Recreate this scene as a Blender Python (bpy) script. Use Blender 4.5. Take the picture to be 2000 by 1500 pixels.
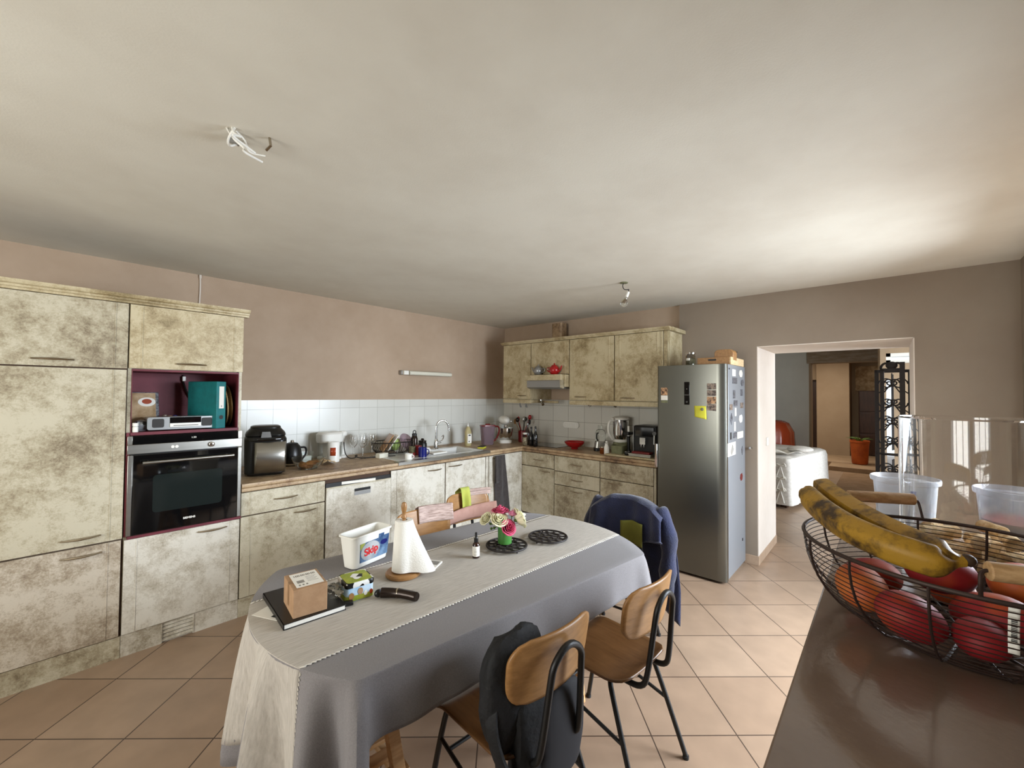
import bpy, math, random
from mathutils import Vector, Matrix, noise
random.seed(7)
PI = math.pi
sin, cos, rad = math.sin, math.cos, math.radians
S = bpy.context.scene
for o in list(bpy.data.objects):
    bpy.data.objects.remove(o)

# ---------------------------------------------------------------- camera
YAW, PIT, ROLL, FPX = 0.7308, 0.0224, 0.0082, 817.74
_f = Vector((cos(PIT)*cos(YAW), cos(PIT)*sin(YAW), sin(PIT)))
_r = Vector((sin(YAW), -cos(YAW), 0))
_u = _r.cross(_f)
_r2 = _r*cos(ROLL) + _u*sin(ROLL)
_u2 = -_r*sin(ROLL) + _u*cos(ROLL)
cam_d = bpy.data.cameras.new('camera')
cam_d.lens = 36*FPX/2000
cam_d.sensor_width = 36
cam_d.clip_start = 0.02
cam = bpy.data.objects.new('camera', cam_d)
S.collection.objects.link(cam)
m = Matrix.Identity(4)
for i in range(3):
    m[i][0] = _r2[i]; m[i][1] = _u2[i]; m[i][2] = -_f[i]
m.translation = (0, 0, 1.58)
cam.matrix_world = m
S.camera = cam

# ---------------------------------------------------------------- world, daylight and hall fill
S.view_settings.view_transform = 'Standard'
S.view_settings.look = 'None'
S.view_settings.gamma = 1
S.view_settings.use_curve_mapping = False
S.view_settings.exposure = -0.12
w = bpy.data.worlds.new('sky'); S.world = w
w.use_nodes = True
bg = w.node_tree.nodes['Background']
bg.inputs[0].default_value = (0.80, 0.90, 1.0, 1)
bg.inputs[1].default_value = 1.6


def area(name, loc, direction, sx, sy, power, col):
    l = bpy.data.lights.new(name, 'AREA'); l.shape = 'RECTANGLE'
    l.size = sx; l.size_y = sy; l.energy = power; l.color = col
    o = bpy.data.objects.new(name, l); S.collection.objects.link(o)
    o.location = loc
    o.rotation_euler = Vector(direction).to_track_quat('-Z', 'Z').to_euler()
    return o


DAY = (0.80, 0.89, 1.0)
area('daylight_side', (3.75, -1.8, 1.85), (-.42, 1, -0.38), 2.2, 1.7, 620, DAY)
area('daylight_behind', (-2.25, 1.45, 1.45), (1, 0, 0.0), 2.2, 1.7, 125, (1.0, 0.98, 0.91))
area('daylight_living', (6.7, -2.85, 1.25), (0, 1, 0.0), 2.4, 2.1, 260, DAY)
area('hall_fill', (11.6, 1.3, 2.56), (0, 0, -1), 1.6, 1.6, 60, (1.0, .93, .82))  # added fill lamp below the closed ceiling, brightens the dark hall

# ---------------------------------------------------------------- materials
def col(c):
    if isinstance(c, str):
        c = [int(c[i:i+2], 16)/255 for i in (0, 2, 4)]
        c = [x/12.92 if x <= .04045 else ((x+.055)/1.055)**2.4 for x in c]
    return (c[0], c[1], c[2], 1)


def mat(name, c, rough=.6, metal=0, c2=None, ns=8, ramp=(.4, .6), bump=0, bs=60, trans=0, ior=1.45,
        stretch=None, coat=0, spec=None, alpha=1, detail=6, vary=False, sheen=0, emit=None, sss=0):
    M_ = bpy.data.materials.new(name); M_.use_nodes = True
    nt = M_.node_tree; N = nt.nodes; L = nt.links
    b = N['Principled BSDF']
    b.inputs['Base Color'].default_value = col(c)
    b.inputs['Roughness'].default_value = rough
    b.inputs['Metallic'].default_value = metal
    b.inputs['IOR'].default_value = ior
    b.inputs['Transmission Weight'].default_value = trans
    b.inputs['Coat Weight'].default_value = coat
    b.inputs['Alpha'].default_value = alpha
    b.inputs['Sheen Weight'].default_value = sheen
    if spec is not None: b.inputs['Specular IOR Level'].default_value = spec
    if sss:
        b.inputs['Subsurface Weight'].default_value = sss
        b.inputs['Subsurface Radius'].default_value = (.02, .02, .02)
    if emit:
        b.inputs['Emission Color'].default_value = col(emit[0]); b.inputs['Emission Strength'].default_value = emit[1]
    vec = None
    if c2 is not None or bump:
        tc = N.new('ShaderNodeTexCoord'); mp = N.new('ShaderNodeMapping')
        L.new(tc.outputs['Object'], mp.inputs[0]); vec = mp.outputs[0]
        if stretch: mp.inputs['Scale'].default_value = stretch
        if vary:
            oi = N.new('ShaderNodeObjectInfo'); ad = N.new('ShaderNodeVectorMath'); ad.operation = 'ADD'
            sc = N.new('ShaderNodeMath'); sc.operation = 'MULTIPLY'; sc.inputs[1].default_value = 37
            L.new(oi.outputs['Random'], sc.inputs[0]); L.new(mp.outputs[0], ad.inputs[0]); L.new(sc.outputs[0], ad.inputs[1])
            vec = ad.outputs[0]
    if c2 is not None:
        n = N.new('ShaderNodeTexNoise'); n.inputs['Scale'].default_value = ns; n.inputs['Detail'].default_value = detail
        n.inputs['Roughness'].default_value = .65
        r = N.new('ShaderNodeValToRGB')
        r.color_ramp.elements[0].position = ramp[0]; r.color_ramp.elements[0].color = col(c)
        r.color_ramp.elements[1].position = ramp[1]; r.color_ramp.elements[1].color = col(c2)
        L.new(vec, n.inputs[0]); L.new(n.outputs[0], r.inputs[0]); L.new(r.outputs[0], b.inputs['Base Color'])
    if bump:
        n2 = N.new('ShaderNodeTexNoise'); n2.inputs['Scale'].default_value = bs; n2.inputs['Detail'].default_value = 4
        bp = N.new('ShaderNodeBump'); bp.inputs['Strength'].default_value = bump; bp.inputs['Distance'].default_value = .01
        L.new(vec, n2.inputs[0]); L.new(n2.outputs[0], bp.inputs['Height']); L.new(bp.outputs[0], b.inputs['Normal'])
    return M_


def antique(name, light, mid, dark):
    """ragged, sponged antique paint of the kitchen fronts"""
    M_ = bpy.data.materials.new(name); M_.use_nodes = True
    nt = M_.node_tree; N = nt.nodes; L = nt.links; b = N['Principled BSDF']
    tc = N.new('ShaderNodeTexCoord'); oi = N.new('ShaderNodeObjectInfo')
    sc = N.new('ShaderNodeMath'); sc.operation = 'MULTIPLY'; sc.inputs[1].default_value = 53
    ad = N.new('ShaderNodeVectorMath'); ad.operation = 'ADD'
    L.new(oi.outputs['Random'], sc.inputs[0]); L.new(tc.outputs['Object'], ad.inputs[0]); L.new(sc.outputs[0], ad.inputs[1])
    def nz(s, d, ro, dist=0):
        n = N.new('ShaderNodeTexNoise'); n.inputs['Scale'].default_value = s; n.inputs['Detail'].default_value = d
        n.inputs['Roughness'].default_value = ro; n.inputs['Distortion'].default_value = dist
        L.new(ad.outputs[0], n.inputs[0]); return n.outputs[0]
    big, fine, speck = nz(3.0, 3, .5, .0), nz(13, 10, .8, .15), nz(110, 4, .75, .2)
    mx = N.new('ShaderNodeMath'); mx.operation = 'MULTIPLY_ADD'; mx.inputs[1].default_value = .85
    L.new(fine, mx.inputs[0])
    m2 = N.new('ShaderNodeMath'); m2.operation = 'MULTIPLY_ADD'; m2.inputs[1].default_value = .62; m2.inputs[2].default_value = -.33
    L.new(big, m2.inputs[0])
    m3 = N.new('ShaderNodeMath'); m3.operation = 'MULTIPLY_ADD'; m3.inputs[1].default_value = .34
    L.new(speck, m3.inputs[0]); L.new(m2.outputs[0], m3.inputs[2]); L.new(m3.outputs[0], mx.inputs[2])
    r = N.new('ShaderNodeValToRGB')
    e = r.color_ramp.elements
    e[0].position = .38; e[0].color = col(dark); e[1].position = .655; e[1].color = col(light)
    k = e.new(.515); k.color = col(mid)
    L.new(mx.outputs[0], r.inputs[0]); L.new(r.outputs[0], b.inputs['Base Color'])
    b.inputs['Roughness'].default_value = .48
    bp = N.new('ShaderNodeBump'); bp.inputs['Strength'].default_value = .12; bp.inputs['Distance'].default_value = .01
    L.new(mx.outputs[0], bp.inputs['Height']); L.new(bp.outputs[0], b.inputs['Normal'])
    return M_


def tiles(name, ca, cb, grout, w_, h_, mort, rot=(0, 0, 0), loc=(0, 0, 0), rough=.35, wob=.08):
    M_ = bpy.data.materials.new(name); M_.use_nodes = True
    nt = M_.node_tree; N = nt.nodes; L = nt.links; b = N['Principled BSDF']
    tc = N.new('ShaderNodeTexCoord'); mp = N.new('ShaderNodeMapping')
    mp.inputs['Rotation'].default_value = rot; mp.inputs['Location'].default_value = loc
    L.new(tc.outputs['Object'], mp.inputs[0])
    br = N.new('ShaderNodeTexBrick'); br.offset = 0; br.squash = 1
    br.inputs['Scale'].default_value = 1; br.inputs['Brick Width'].default_value = w_; br.inputs['Row Height'].default_value = h_
    br.inputs['Mortar Size'].default_value = mort; br.inputs['Mortar Smooth'].default_value = .15
    br.inputs['Color1'].default_value = col(ca); br.inputs['Color2'].default_value = col(cb); br.inputs['Mortar'].default_value = col(grout)
    L.new(mp.outputs[0], br.inputs[0])
    n = N.new('ShaderNodeTexNoise'); n.inputs['Scale'].default_value = 6; n.inputs['Detail'].default_value = 8
    L.new(mp.outputs[0], n.inputs[0])
    hs = N.new('ShaderNodeMixRGB'); hs.blend_type = 'OVERLAY'; hs.inputs[0].default_value = wob*3
    L.new(br.outputs[0], hs.inputs[1]); L.new(n.outputs[0], hs.inputs[2]); L.new(hs.outputs[0], b.inputs['Base Color'])
    b.inputs['Roughness'].default_value = rough
    bp = N.new('ShaderNodeBump'); bp.inputs['Strength'].default_value = .5; bp.inputs['Distance'].default_value = .002; bp.invert = True
    L.new(br.outputs['Fac'], bp.inputs['Height']); L.new(bp.outputs[0], b.inputs['Normal'])
    return M_


def plaster(name, c, c2, scale=1.3, bs=140, bump=.07):
    return mat(name, c, .9, c2=c2, ns=scale, ramp=(.35, .68), bump=bump, bs=bs, detail=5, spec=.2)


def weave(name, c, c2, s=260, rough=.9, blot=None, stretch=(1, 1, 1)):
    return mat(name, c, rough, c2=c2, ns=s, ramp=(.35, .65), bump=.15, bs=s*1.5, detail=2, stretch=stretch, sheen=.1)


M = {}
M['ceiling'] = plaster('ceiling_paint', 'dbd7ca', 'cec8ba', .9)
M['wall'] = plaster('pinkish_plaster', 'b9a48f', 'ab957f', 1.1)
M['wall_beige'] = plaster('beige_plaster', '918475', '887a6b', 1.1)
M['reveal'] = plaster('reveal_paint', 'ddd3c8', 'd3c8bb', 1.4)
M['greywall'] = plaster('grey_living_paint', 'cfd0cb', 'c5c6c1')
M['tanwall'] = plaster('tan_hall_paint', 'a08c74', '968169')
M['stonewall'] = mat('stone_cladding', 'c2a988', .9, c2='8f7452', ns=9, ramp=(.35, .6), bump=.6, bs=14)
M['floor'] = tiles('floor_tiles', '9e8670', '967d67', '4a3a2f', .4005, .4005, .0032, rot=(0, 0, -.7479), loc=(-1.9633, -.5092, 0), rough=.38)
M['floor_hall'] = mat('hall_floor', 'a48b6f', .5, c2='957c60', ns=3)
M['splash'] = tiles('splash_tiles', 'd4d3cb', 'cfcec6', 'aaa89e', .21, .24, .0016, rot=(PI/2, 0, 0), loc=(.073, -.02-.005, 0), rough=.25, wob=.02)
M['splashb'] = tiles('splash_tiles_back', 'd2cfc5', 'cdcac0', '8f8a7d', .20, .24, .0022, rot=(0, PI/2, 0), loc=(-.02-.005, .07, 0), rough=.3, wob=.02)
M['antique'] = antique('antique_cream_paint', 'c0b8a1', 'a59a80', '7a6c55')
M['antique2'] = antique('antique_worn_paint', 'c9bfae', 'a39580', '77685a')
M['antique3'] = antique('antique_lit_paint', 'd5d0c3', 'bbb3a2', '948974')  # paler copy of the cream paint, window light put into its colour
M['antique_up'] = antique('antique_warm_paint', 'c2b594', 'a79672', '80704d')
M['worktop'] = antique('worktop_stone', 'b39a78', '95795a', '5e4936')
M['groove'] = mat('gap_shadow_paint', '4a3527', .8)
M['maroon'] = mat('maroon_laminate', '6e2b35', .55, c2='5e222c', ns=5)
M['steel'] = mat('brushed_steel', 'b4b2ab', .3, 1, c2='a6a49d', ns=40, stretch=(.02, 1, 1), ramp=(.3, .7))
M['fridge'] = mat('fridge_steel', '74746d', .29, .88, c2='74746c', ns=60, stretch=(1, .02, 1), ramp=(.3, .7))
M['fridge_side'] = mat('fridge_side_lacquer', '8d9196', .38, .35)
M['chrome'] = mat('chrome', 'd8d8d6', .12, 1)
M['handle'] = mat('aged_nickel', 'b0a694', .22, 1)
M['black'] = mat('black_plastic', '121110', .35)
M['blackgloss'] = mat('black_glass', '0b0b0c', .06, coat=.5)
M['blackmat'] = mat('black_powder_coat', '141312', .45)
M['window_glass_dark'] = mat('oven_window', '1b2120', .08)
M['white'] = mat('white_plastic', 'e6e4dc', .4)
M['whitegloss'] = mat('white_ceramic', 'e8e6df', .15)
M['sinkwhite'] = mat('sink_white', 'dcdcd8', .25)
M['paper'] = mat('paper_white', 'e4e0d6', .8)
M['cardboard'] = mat('cardboard', 'a98766', .85, c2='9f7d5d', ns=30)
M['tape'] = mat('brown_tape', '8a6a4a', .35)
M['glass'] = mat('clear_glass', (1, 1, 1), .01, trans=1, ior=1.45)
M['thinglass'] = mat('thin_glass', (.95, .98, .97), .02, trans=1, ior=1.28)
M['frost'] = mat('translucent_plastic', 'dcdde0', .25, trans=.75, ior=1.3)
M['red'] = mat('red_glaze', 'a5161a', .18, coat=.5)
M['darkred'] = mat('dark_red', '6a1212', .3)
M['teal'] = mat('teal_card', '0f6f70', .5, c2='0b6466', ns=20)
M['cloth'] = weave('grey_tablecloth', '7f7b7b', '736f6f', 300)
M['runner'] = mat('linen_runner', 'bdb6ac', .9, c2='9f988e', ns=22, stretch=(.7, 9, 1), ramp=(.3, .7), bump=.12, bs=200)
M['lace'] = mat('lace_trim', 'cfc9be', .9)
M['wood'] = mat('plywood_back', 'a67a4a', .38, c2='876036', ns=7, stretch=(1, 9, 9), ramp=(.3, .72), vary=True)
M['woodseat'] = mat('plywood_seat', '6b4a2b', .35, c2='54371d', ns=6, stretch=(8, 1, 8), ramp=(.3, .72), vary=True)
M['plyedge'] = mat('plywood_edge', '5b3d25', .6)
M['pine'] = mat('pine', 'cfa676', .55, c2='b98e5e', ns=5, stretch=(1, 10, 10))
M['rawwood'] = mat('raw_pine', 'd9bf98', .6, c2='c7a87b', ns=6, stretch=(8, 1, 8))
M['handlewood'] = mat('beech_handle', 'b5946b', .5, c2='9f7c54', ns=14, stretch=(8, 1, 8))
M['navy'] = mat('navy_knit', '10142c', .9, c2='171d3d', ns=5, bump=.4, bs=120, sheen=.3)
M['olive'] = mat('olive_cloth', '5c5a1c', .9)
M['lime'] = mat('lime_cloth', 'adb04f', .9, c2='99a352', ns=9)
M['mint'] = mat('green_cloth', '7fae6c', .9)
M['pink'] = mat('pink_cloth', 'b28b7d', .85, c2='a67e70', ns=8)
M['stripe'] = mat('striped_pink_cloth', 'c9b2a8', .85, c2='978076', ns=26, stretch=(.6, 1, 9), ramp=(.4, .6))
M['darktowel'] = mat('dark_grey_towel', '3f3a38', .95, c2='352f2d', ns=40, bump=.3, bs=200, sheen=.3)
M['bag'] = mat('black_bag_fabric', '0b0b0c', .75, c2='141416', ns=12, bump=.4, bs=50)
M['baggrey'] = mat('grey_bag_panel', '242326', .8)
M['greenglass'] = mat('green_vase', '3f7434', .12, c2='4a803e', ns=4)
M['petalw'] = mat('cream_petal', 'e8e4c2', .6, sss=.1)
M['petalp'] = mat('pink_petal', 'd889a4', .6, sss=.1)
M['petalr'] = mat('rose_petal', 'c04868', .6, sss=.1)
M['leaf'] = mat('leaf_green', '4c6a26', .6)
M['iron'] = mat('cast_iron', '1d1512', .6, bump=.3, bs=80)
M['wire'] = mat('brown_wire', '3a2d28', .45, .5)
M['amber'] = mat('amber_glass', '2a1208', .1, coat=.4)
M['counter'] = mat('dark_counter', '68564a', .16, c2='746255', ns=3.5, ramp=(.3, .7), bump=.05, bs=60, coat=.15)
M['counterside'] = mat('counter_side', '35261d', .4)
M['mango'] = mat('mango_skin', '86181d', .6, c2='b8551c', ns=7, ramp=(.52, .75), detail=2, vary=True)
M['mango2'] = mat('mango_skin_orange', 'b8642a', .55, c2='a52c22', ns=6, ramp=(.42, .62), detail=2, vary=True)
M['banana'] = mat('banana_skin', '9c761e', .55, c2='36230b', ns=15, ramp=(.45, .62), detail=9, stretch=(1, 1, 1), bump=.2, bs=30)
M['bananatip'] = mat('banana_tip', '33210f', .6)
M['cork'] = mat('cork', 'd8bd92', .9, c2='bb9868', ns=60, detail=3, vary=True)
M['lampwhite'] = mat('lamp_diffuser', 'd9d6c6', .4)
M['terracotta'] = mat('terracotta', 'b4571d', .6, c2='9e4817', ns=6)
M['vase_orange'] = mat('orange_red_glaze', '983a1c', .25, coat=.4)
M['slip'] = mat('white_slipcover', 'd8d4cd', .9, c2='c9c4bc', ns=30, bump=.25, bs=18)
M['darkwood'] = mat('dark_wood', '2e1a10', .35, c2='3b2317', ns=4, stretch=(6, 6, 1))
M['beam'] = mat('old_beam', 'a39483', .8, c2='8a7965', ns=4, stretch=(6, 1, 6), bump=.5, bs=20)
M['skirt_tile'] = mat('skirting_tile', 'b39a82', .5, c2='a58c74', ns=5)
M['yellow'] = mat('yellow_paper', 'c7c23a', .8)
M['honey'] = mat('honey', '6b3208', .1, coat=.4)
M['smoke'] = mat('smoky_plastic', 'b9a3ab', .1, trans=.75, ior=1.15)
M['blue'] = mat('blue_glaze', '151c63', .2)
M['lemon'] = mat('green_cloth_pale', '9fb56a', .9)
M['bread'] = mat('bread_crust', '9a6b34', .85, c2='6f4420', ns=14)
M['rope'] = mat('white_ribbon', 'dedad0', .8)
M['grass'] = mat('meadow_print', '8b9a2c', .4, c2='a8ac3c', ns=18)
M['skyprint'] = mat('sky_print', '9dc3e0', .4, c2='c8dcea', ns=12)
M['cowprint'] = mat('cow_print', 'e6e6e2', .35, c2='0d0d0d', ns=34, ramp=(.53, .55), detail=0)
M['photo'] = mat('photo_print', '9a8878', .4, c2='3a2c28', ns=45, ramp=(.4, .6), vary=True)
M['photo2'] = mat('photo_print_warm', 'c79a70', .4, c2='4c3326', ns=40, ramp=(.4, .6), vary=True)
M['photo3'] = mat('photo_print_grey', '6f7076', .4, c2='1d1d22', ns=60, ramp=(.4, .6), vary=True)
M['bluelabel'] = mat('label_blue', '23426b', .35, c2='7390ad', ns=14, ramp=(.4, .62))
M['balllabel'] = mat('label_silver', 'b4b6b6', .3, c2='8b939b', ns=10)
M['redink'] = mat('red_ink', 'd01c20', .4)
M['ink'] = mat('dark_ink', '2a2826', .6)
M['greyink'] = mat('grey_ink', '8b877f', .7)
M['rubber'] = mat('dark_rubber', '1a1918', .7)
M['bronze'] = mat('bronze_plastic', '2b211b', .2, .5)
M['aluminium'] = mat('silver_plastic', '9a9b9a', .35, .6)
M['herb'] = mat('dried_herbs', '4d4a36', .9, c2='6b6447', ns=80)
M['olivegreen'] = mat('sage_basket', '77785a', .8, c2='6a6b4e', ns=20)
M['rattan'] = mat('woven_rattan', 'a98d5f', .8, c2='8a6f45', ns=70, stretch=(1, 1, 3))
M['outdoor'] = mat('garden_green', '6c8a4a', .9, c2='4e6b34', ns=2)
M['rug'] = mat('brown_rug', '8f7358', .95, c2='816649', ns=5)
M['meatred'] = mat('red_contents', '8c2a1c', .5)

# ---------------------------------------------------------------- mesh builder
COL = S.collection
MATS = {}


class MB:
    def __init__(s):
        s.v, s.f, s.m, s.T, s.mi = [], [], [], Matrix.Identity(4), 0

    def at(s, loc=(0, 0, 0), rz=0, rx=0, ry=0):
        s.T = Matrix.Translation(loc) @ Matrix.Rotation(rz, 4, 'Z') @ Matrix.Rotation(ry, 4, 'Y') @ Matrix.Rotation(rx, 4, 'X')
        return s

    def add(s, vs, fs):
        b = len(s.v)
        s.v += [s.T @ Vector(p) for p in vs]
        s.f += [tuple(b+i for i in f) for f in fs]; s.m += [s.mi]*len(fs)
        return s

    def box(s, x0, x1, y0, y1, z0, z1):
        vs = [(x, y, z) for x in (x0, x1) for y in (y0, y1) for z in (z0, z1)]
        return s.add(vs, [(0, 1, 3, 2), (4, 6, 7, 5), (0, 4, 5, 1), (2, 3, 7, 6), (0, 2, 6, 4), (1, 5, 7, 3)])

    def cbox(s, c, d):
        return s.box(c[0]-d[0]/2, c[0]+d[0]/2, c[1]-d[1]/2, c[1]+d[1]/2, c[2]-d[2]/2, c[2]+d[2]/2)

    def loft(s, rings, cap=True, closed=False):
        n = len(rings[0]); vs = [p for r in rings for p in r]; fs = []
        K = len(rings)
        for k in range(K if closed else K-1):
            a, b = k*n, ((k+1) % K)*n
            for i in range(n):
                j = (i+1) % n
                fs.append((a+i, a+j, b+j, b+i))
        if cap and not closed:
            fs.append(tuple(range(n-1, -1, -1))); fs.append(tuple((K-1)*n+i for i in range(n)))
        return s.add(vs, fs)

    def lathe(s, prof, c=(0, 0, 0), n=32, sx=1, sy=1, cap=True):
        return s.loft([[(c[0]+r*cos(2*PI*i/n)*sx, c[1]+r*sin(2*PI*i/n)*sy, c[2]+z) for i in range(n)] for r, z in prof], cap)

    def cyl(s, c, r, h, n=24, r2=None):
        return s.lathe([(r, 0), (r if r2 is None else r2, h)], c, n)

    def prism(s, poly, h0, h1, ax='z'):
        def q(p, h):
            return {'z': (p[0], p[1], h), 'y': (p[0], h, p[1]), 'x': (h, p[0], p[1])}[ax]
        a = [q(p, h0) for p in poly]; b = [q(p, h1) for p in poly]
        return s.loft([a, b])

    def tube(s, path, r, n=8, closed=False, cap=True, sx=1):
        P = [Vector(p) for p in path]; K = len(P); rings = []
        up = None
        for i in range(K):
            if closed: t = (P[(i+1) % K]-P[i-1])
            else: t = P[min(i+1, K-1)]-P[max(i-1, 0)]
            if t.length < 1e-9: t = Vector((0, 0, 1))
            t.normalize()
            if up is None:
                up = Vector((0, 0, 1)) if abs(t.z) < .9 else Vector((1, 0, 0))
            up = (up - t*up.dot(t))
            if up.length < 1e-6: up = t.orthogonal()
            up.normalize(); sd = t.cross(up)
            if isinstance(r, (list, tuple)):
                q = i/(K-1)*(len(r)-1); j = min(int(q), len(r)-2); rr = r[j]+(r[j+1]-r[j])*(q-j)
            else: rr = r
            rings.append([P[i]+(up*cos(2*PI*k/n)+sd*sin(2*PI*k/n)*sx)*rr for k in range(n)])
        return s.loft(rings, cap, closed)

    def ball(s, c, r, n=20, m_=12, fn=None):
        if not isinstance(r, (tuple, list)): r = (r, r, r)
        rings = []
        for k in range(m_+1):
            ph = -PI/2+PI*k/m_; ph = max(-PI/2+.02, min(PI/2-.02, ph))
            ring = []
            for i in range(n):
                th = 2*PI*i/n
                d = Vector((cos(ph)*cos(th), cos(ph)*sin(th), sin(ph)))
                g = fn(d) if fn else 1
                ring.append((c[0]+d.x*r[0]*g, c[1]+d.y*r[1]*g, c[2]+d.z*r[2]*g))
            rings.append(ring)
        return s.loft(rings)

    def grid(s, fn, nu, nv):
        vs = [fn(i/nu, j/nv) for i in range(nu+1) for j in range(nv+1)]
        fs = [(i*(nv+1)+j, (i+1)*(nv+1)+j, (i+1)*(nv+1)+j+1, i*(nv+1)+j+1) for i in range(nu) for j in range(nv)]
        return s.add(vs, fs)


def smooth_path(pts, it=2, closed=False):
    P = [Vector(p) for p in pts]
    for _ in range(it):
        Q = []
        K = len(P)
        rng = range(K) if closed else range(K-1)
        if not closed: Q.append(P[0])
        for i in rng:
            a, b = P[i], P[(i+1) % K]
            Q += [a*.75+b*.25, a*.25+b*.75]
        if not closed: Q.append(P[-1])
        P = Q
    return P


def rrect(w_, h_, r, n=5, cx=0, cy=0):
    out = []
    for (sx, sy, a0) in ((1, 1, 0), (-1, 1, 90), (-1, -1, 180), (1, -1, 270)):
        for k in range(n+1):
            a = rad(a0+90*k/n)
            out.append((cx+sx*(w_/2-r)+r*cos(a), cy+sy*(h_/2-r)+r*sin(a)))
    return out


def tag(o, label=None, cat=None, group=None, kind=None):
    if label: o['label'] = label
    if cat: o['category'] = cat
    if group: o['group'] = group
    if kind: o['kind'] = kind
    return o


def thing(name, label, cat, loc=(0, 0, 0), rz=0, group=None):
    o = bpy.data.objects.new(name, None); COL.objects.link(o)
    o.empty_display_size = .05
    o.location = loc; o.rotation_euler = (0, 0, rz)
    MATS[o.name] = Matrix.Translation(loc) @ Matrix.Rotation(rz, 4, 'Z')
    return tag(o, label, cat, group)


def obj(name, mb, mt, parent=None, world=False, smooth=True, bev=0, thick=0, sub=0, label=None, ang=38, noff=-1):
    me = bpy.data.meshes.new(name)
    vs = mb.v
    R = MATS.get(parent.name, Matrix.Identity(4)) if parent else Matrix.Identity(4)
    if world and parent:
        inv = R.inverted(); vs = [inv @ p for p in vs]
    me.from_pydata([tuple(p) for p in vs], [], mb.f)
    ml = mt if isinstance(mt, (list, tuple)) else [mt]
    for x in ml: me.materials.append(M[x] if isinstance(x, str) else x)
    if len(ml) > 1:
        for p, i in zip(me.polygons, mb.m): p.material_index = min(i, len(ml)-1)
    import bmesh
    bm = bmesh.new(); bm.from_mesh(me); bmesh.ops.recalc_face_normals(bm, faces=bm.faces); bm.to_mesh(me); bm.free()
    me.validate()
    if smooth:
        for p in me.polygons: p.use_smooth = True
        me.set_sharp_from_angle(angle=rad(ang))
    o = bpy.data.objects.new(name, me); COL.objects.link(o)
    if parent:
        o.parent = parent; MATS[o.name] = R
    else:
        MATS[o.name] = Matrix.Identity(4)
    if thick:
        md = o.modifiers.new('s', 'SOLIDIFY'); md.thickness = thick; md.offset = noff
    if bev:
        md = o.modifiers.new('b', 'BEVEL'); md.width = bev; md.segments = 2; md.limit_method = 'ANGLE'; md.angle_limit = rad(40)
    if sub:
        md = o.modifiers.new('u', 'SUBSURF'); md.levels = sub; md.render_levels = sub
    if label: o['label'] = label
    return o


def single(name, mb, mt, label, cat, group=None, **k):
    """a thing that is one mesh: origin moved to its base"""
    vs = mb.v
    cx = sum(p.x for p in vs)/len(vs); cy = sum(p.y for p in vs)/len(vs); cz = min(p.z for p in vs)
    for p in vs: p.x -= cx; p.y -= cy; p.z -= cz
    o = obj(name, mb, mt, None, **k); o.location = (cx, cy, cz)
    MATS[o.name] = Matrix.Translation((cx, cy, cz))
    return tag(o, label, cat, group)


def struct(name, mb, mt, parent=None, **k):
    o = obj(name, mb, mt, parent, **k)
    o['kind'] = 'structure'
    return o


def dup(root, loc=None, rz=None, label=None, group=None):
    r = root.copy(); COL.objects.link(r)
    if loc is not None: r.location = loc
    if rz is not None: r.rotation_euler = (0, 0, rz)
    if label: r['label'] = label
    if group: r['group'] = group
    for ch in list(root.children):
        c = ch.copy(); COL.objects.link(c); c.parent = r
        for g in list(ch.children):
            d = g.copy(); COL.objects.link(d); d.parent = c
    return r


def text(name, body, size, parent, mt, M4, depth=.0004, bold=0, shear=0):
    """lettering as a mesh; M4 places it (x right, y up, z out)"""
    cu = bpy.data.curves.new(name, 'FONT'); cu.body = body; cu.size = size; cu.extrude = depth
    cu.align_x = 'CENTER'; cu.align_y = 'CENTER'; cu.offset = bold; cu.shear = shear
    to = bpy.data.objects.new(name+'_c', cu); COL.objects.link(to)
    dg = bpy.context.evaluated_depsgraph_get(); dg.update()
    me = bpy.data.meshes.new_from_object(to.evaluated_get(dg))
    bpy.data.objects.remove(to)
    R = MATS.get(parent.name, Matrix.Identity(4)).inverted() if parent else Matrix.Identity(4)
    me.transform(R @ M4)
    me.materials.clear(); me.materials.append(M[mt])
    o = bpy.data.objects.new(name, me); COL.objects.link(o); o.parent = parent
    MATS[o.name] = MATS.get(parent.name, Matrix.Identity(4))
    return o


def frame(loc, xdir, ydir):
    x = Vector(xdir).normalized(); y = Vector(ydir).normalized(); z = x.cross(y)
    m_ = Matrix.Identity(4)
    for i in range(3): m_[i][0] = x[i]; m_[i][1] = y[i]; m_[i][2] = z[i]
    m_.translation = loc
    return m_

# ================================================================ the setting
YF, XF, YW, XW, XP, HC, HW = 3.40, 3.99, 4.19, 4.50, 4.46, 2.53, .927
b = MB(); b.box(-2.15, 15, -3.2, 5.2, -.06, 0); struct('floor', b, 'floor')
b = MB(); b.box(-2.15, 5.28, -.85, 4.34, HC, HC+.12); struct('ceiling', b, 'ceiling')
b = MB(); b.box(5.28, 15, -3.2, 5.2, 2.62, 2.75); struct('ceiling_living', b, 'ceiling')
b = MB(); b.box(-2.15, 5.28, YW, YW+.15, 0, HC); struct('wall_left', b, 'wall')
b = MB(); b.box(XW, 5.28, 1.63, YW, 0, HC); struct('wall_back', b, 'wall')
b = MB()
b.box(XP, 5.28, .91, 1.63, 0, HC)
b.box(XP, 5.28, -.16, .91, 2.04, HC)
b.box(XP, 5.28, -.85, -.16, 0, HC)
struct('wall_far', b, 'wall_beige')
# painted reveal of the thick doorway (thin skin on the inner faces)
b = MB()
b.box(XP+.004, 5.276, .903, .912, 0, 2.04); b.box(XP+.004, 5.276, -.16, .905, 2.033, 2.042); b.box(XP+.004, 5.276, -.162, -.153, 0, 2.04)
struct('door_reveal', b, 'reveal')
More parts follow.
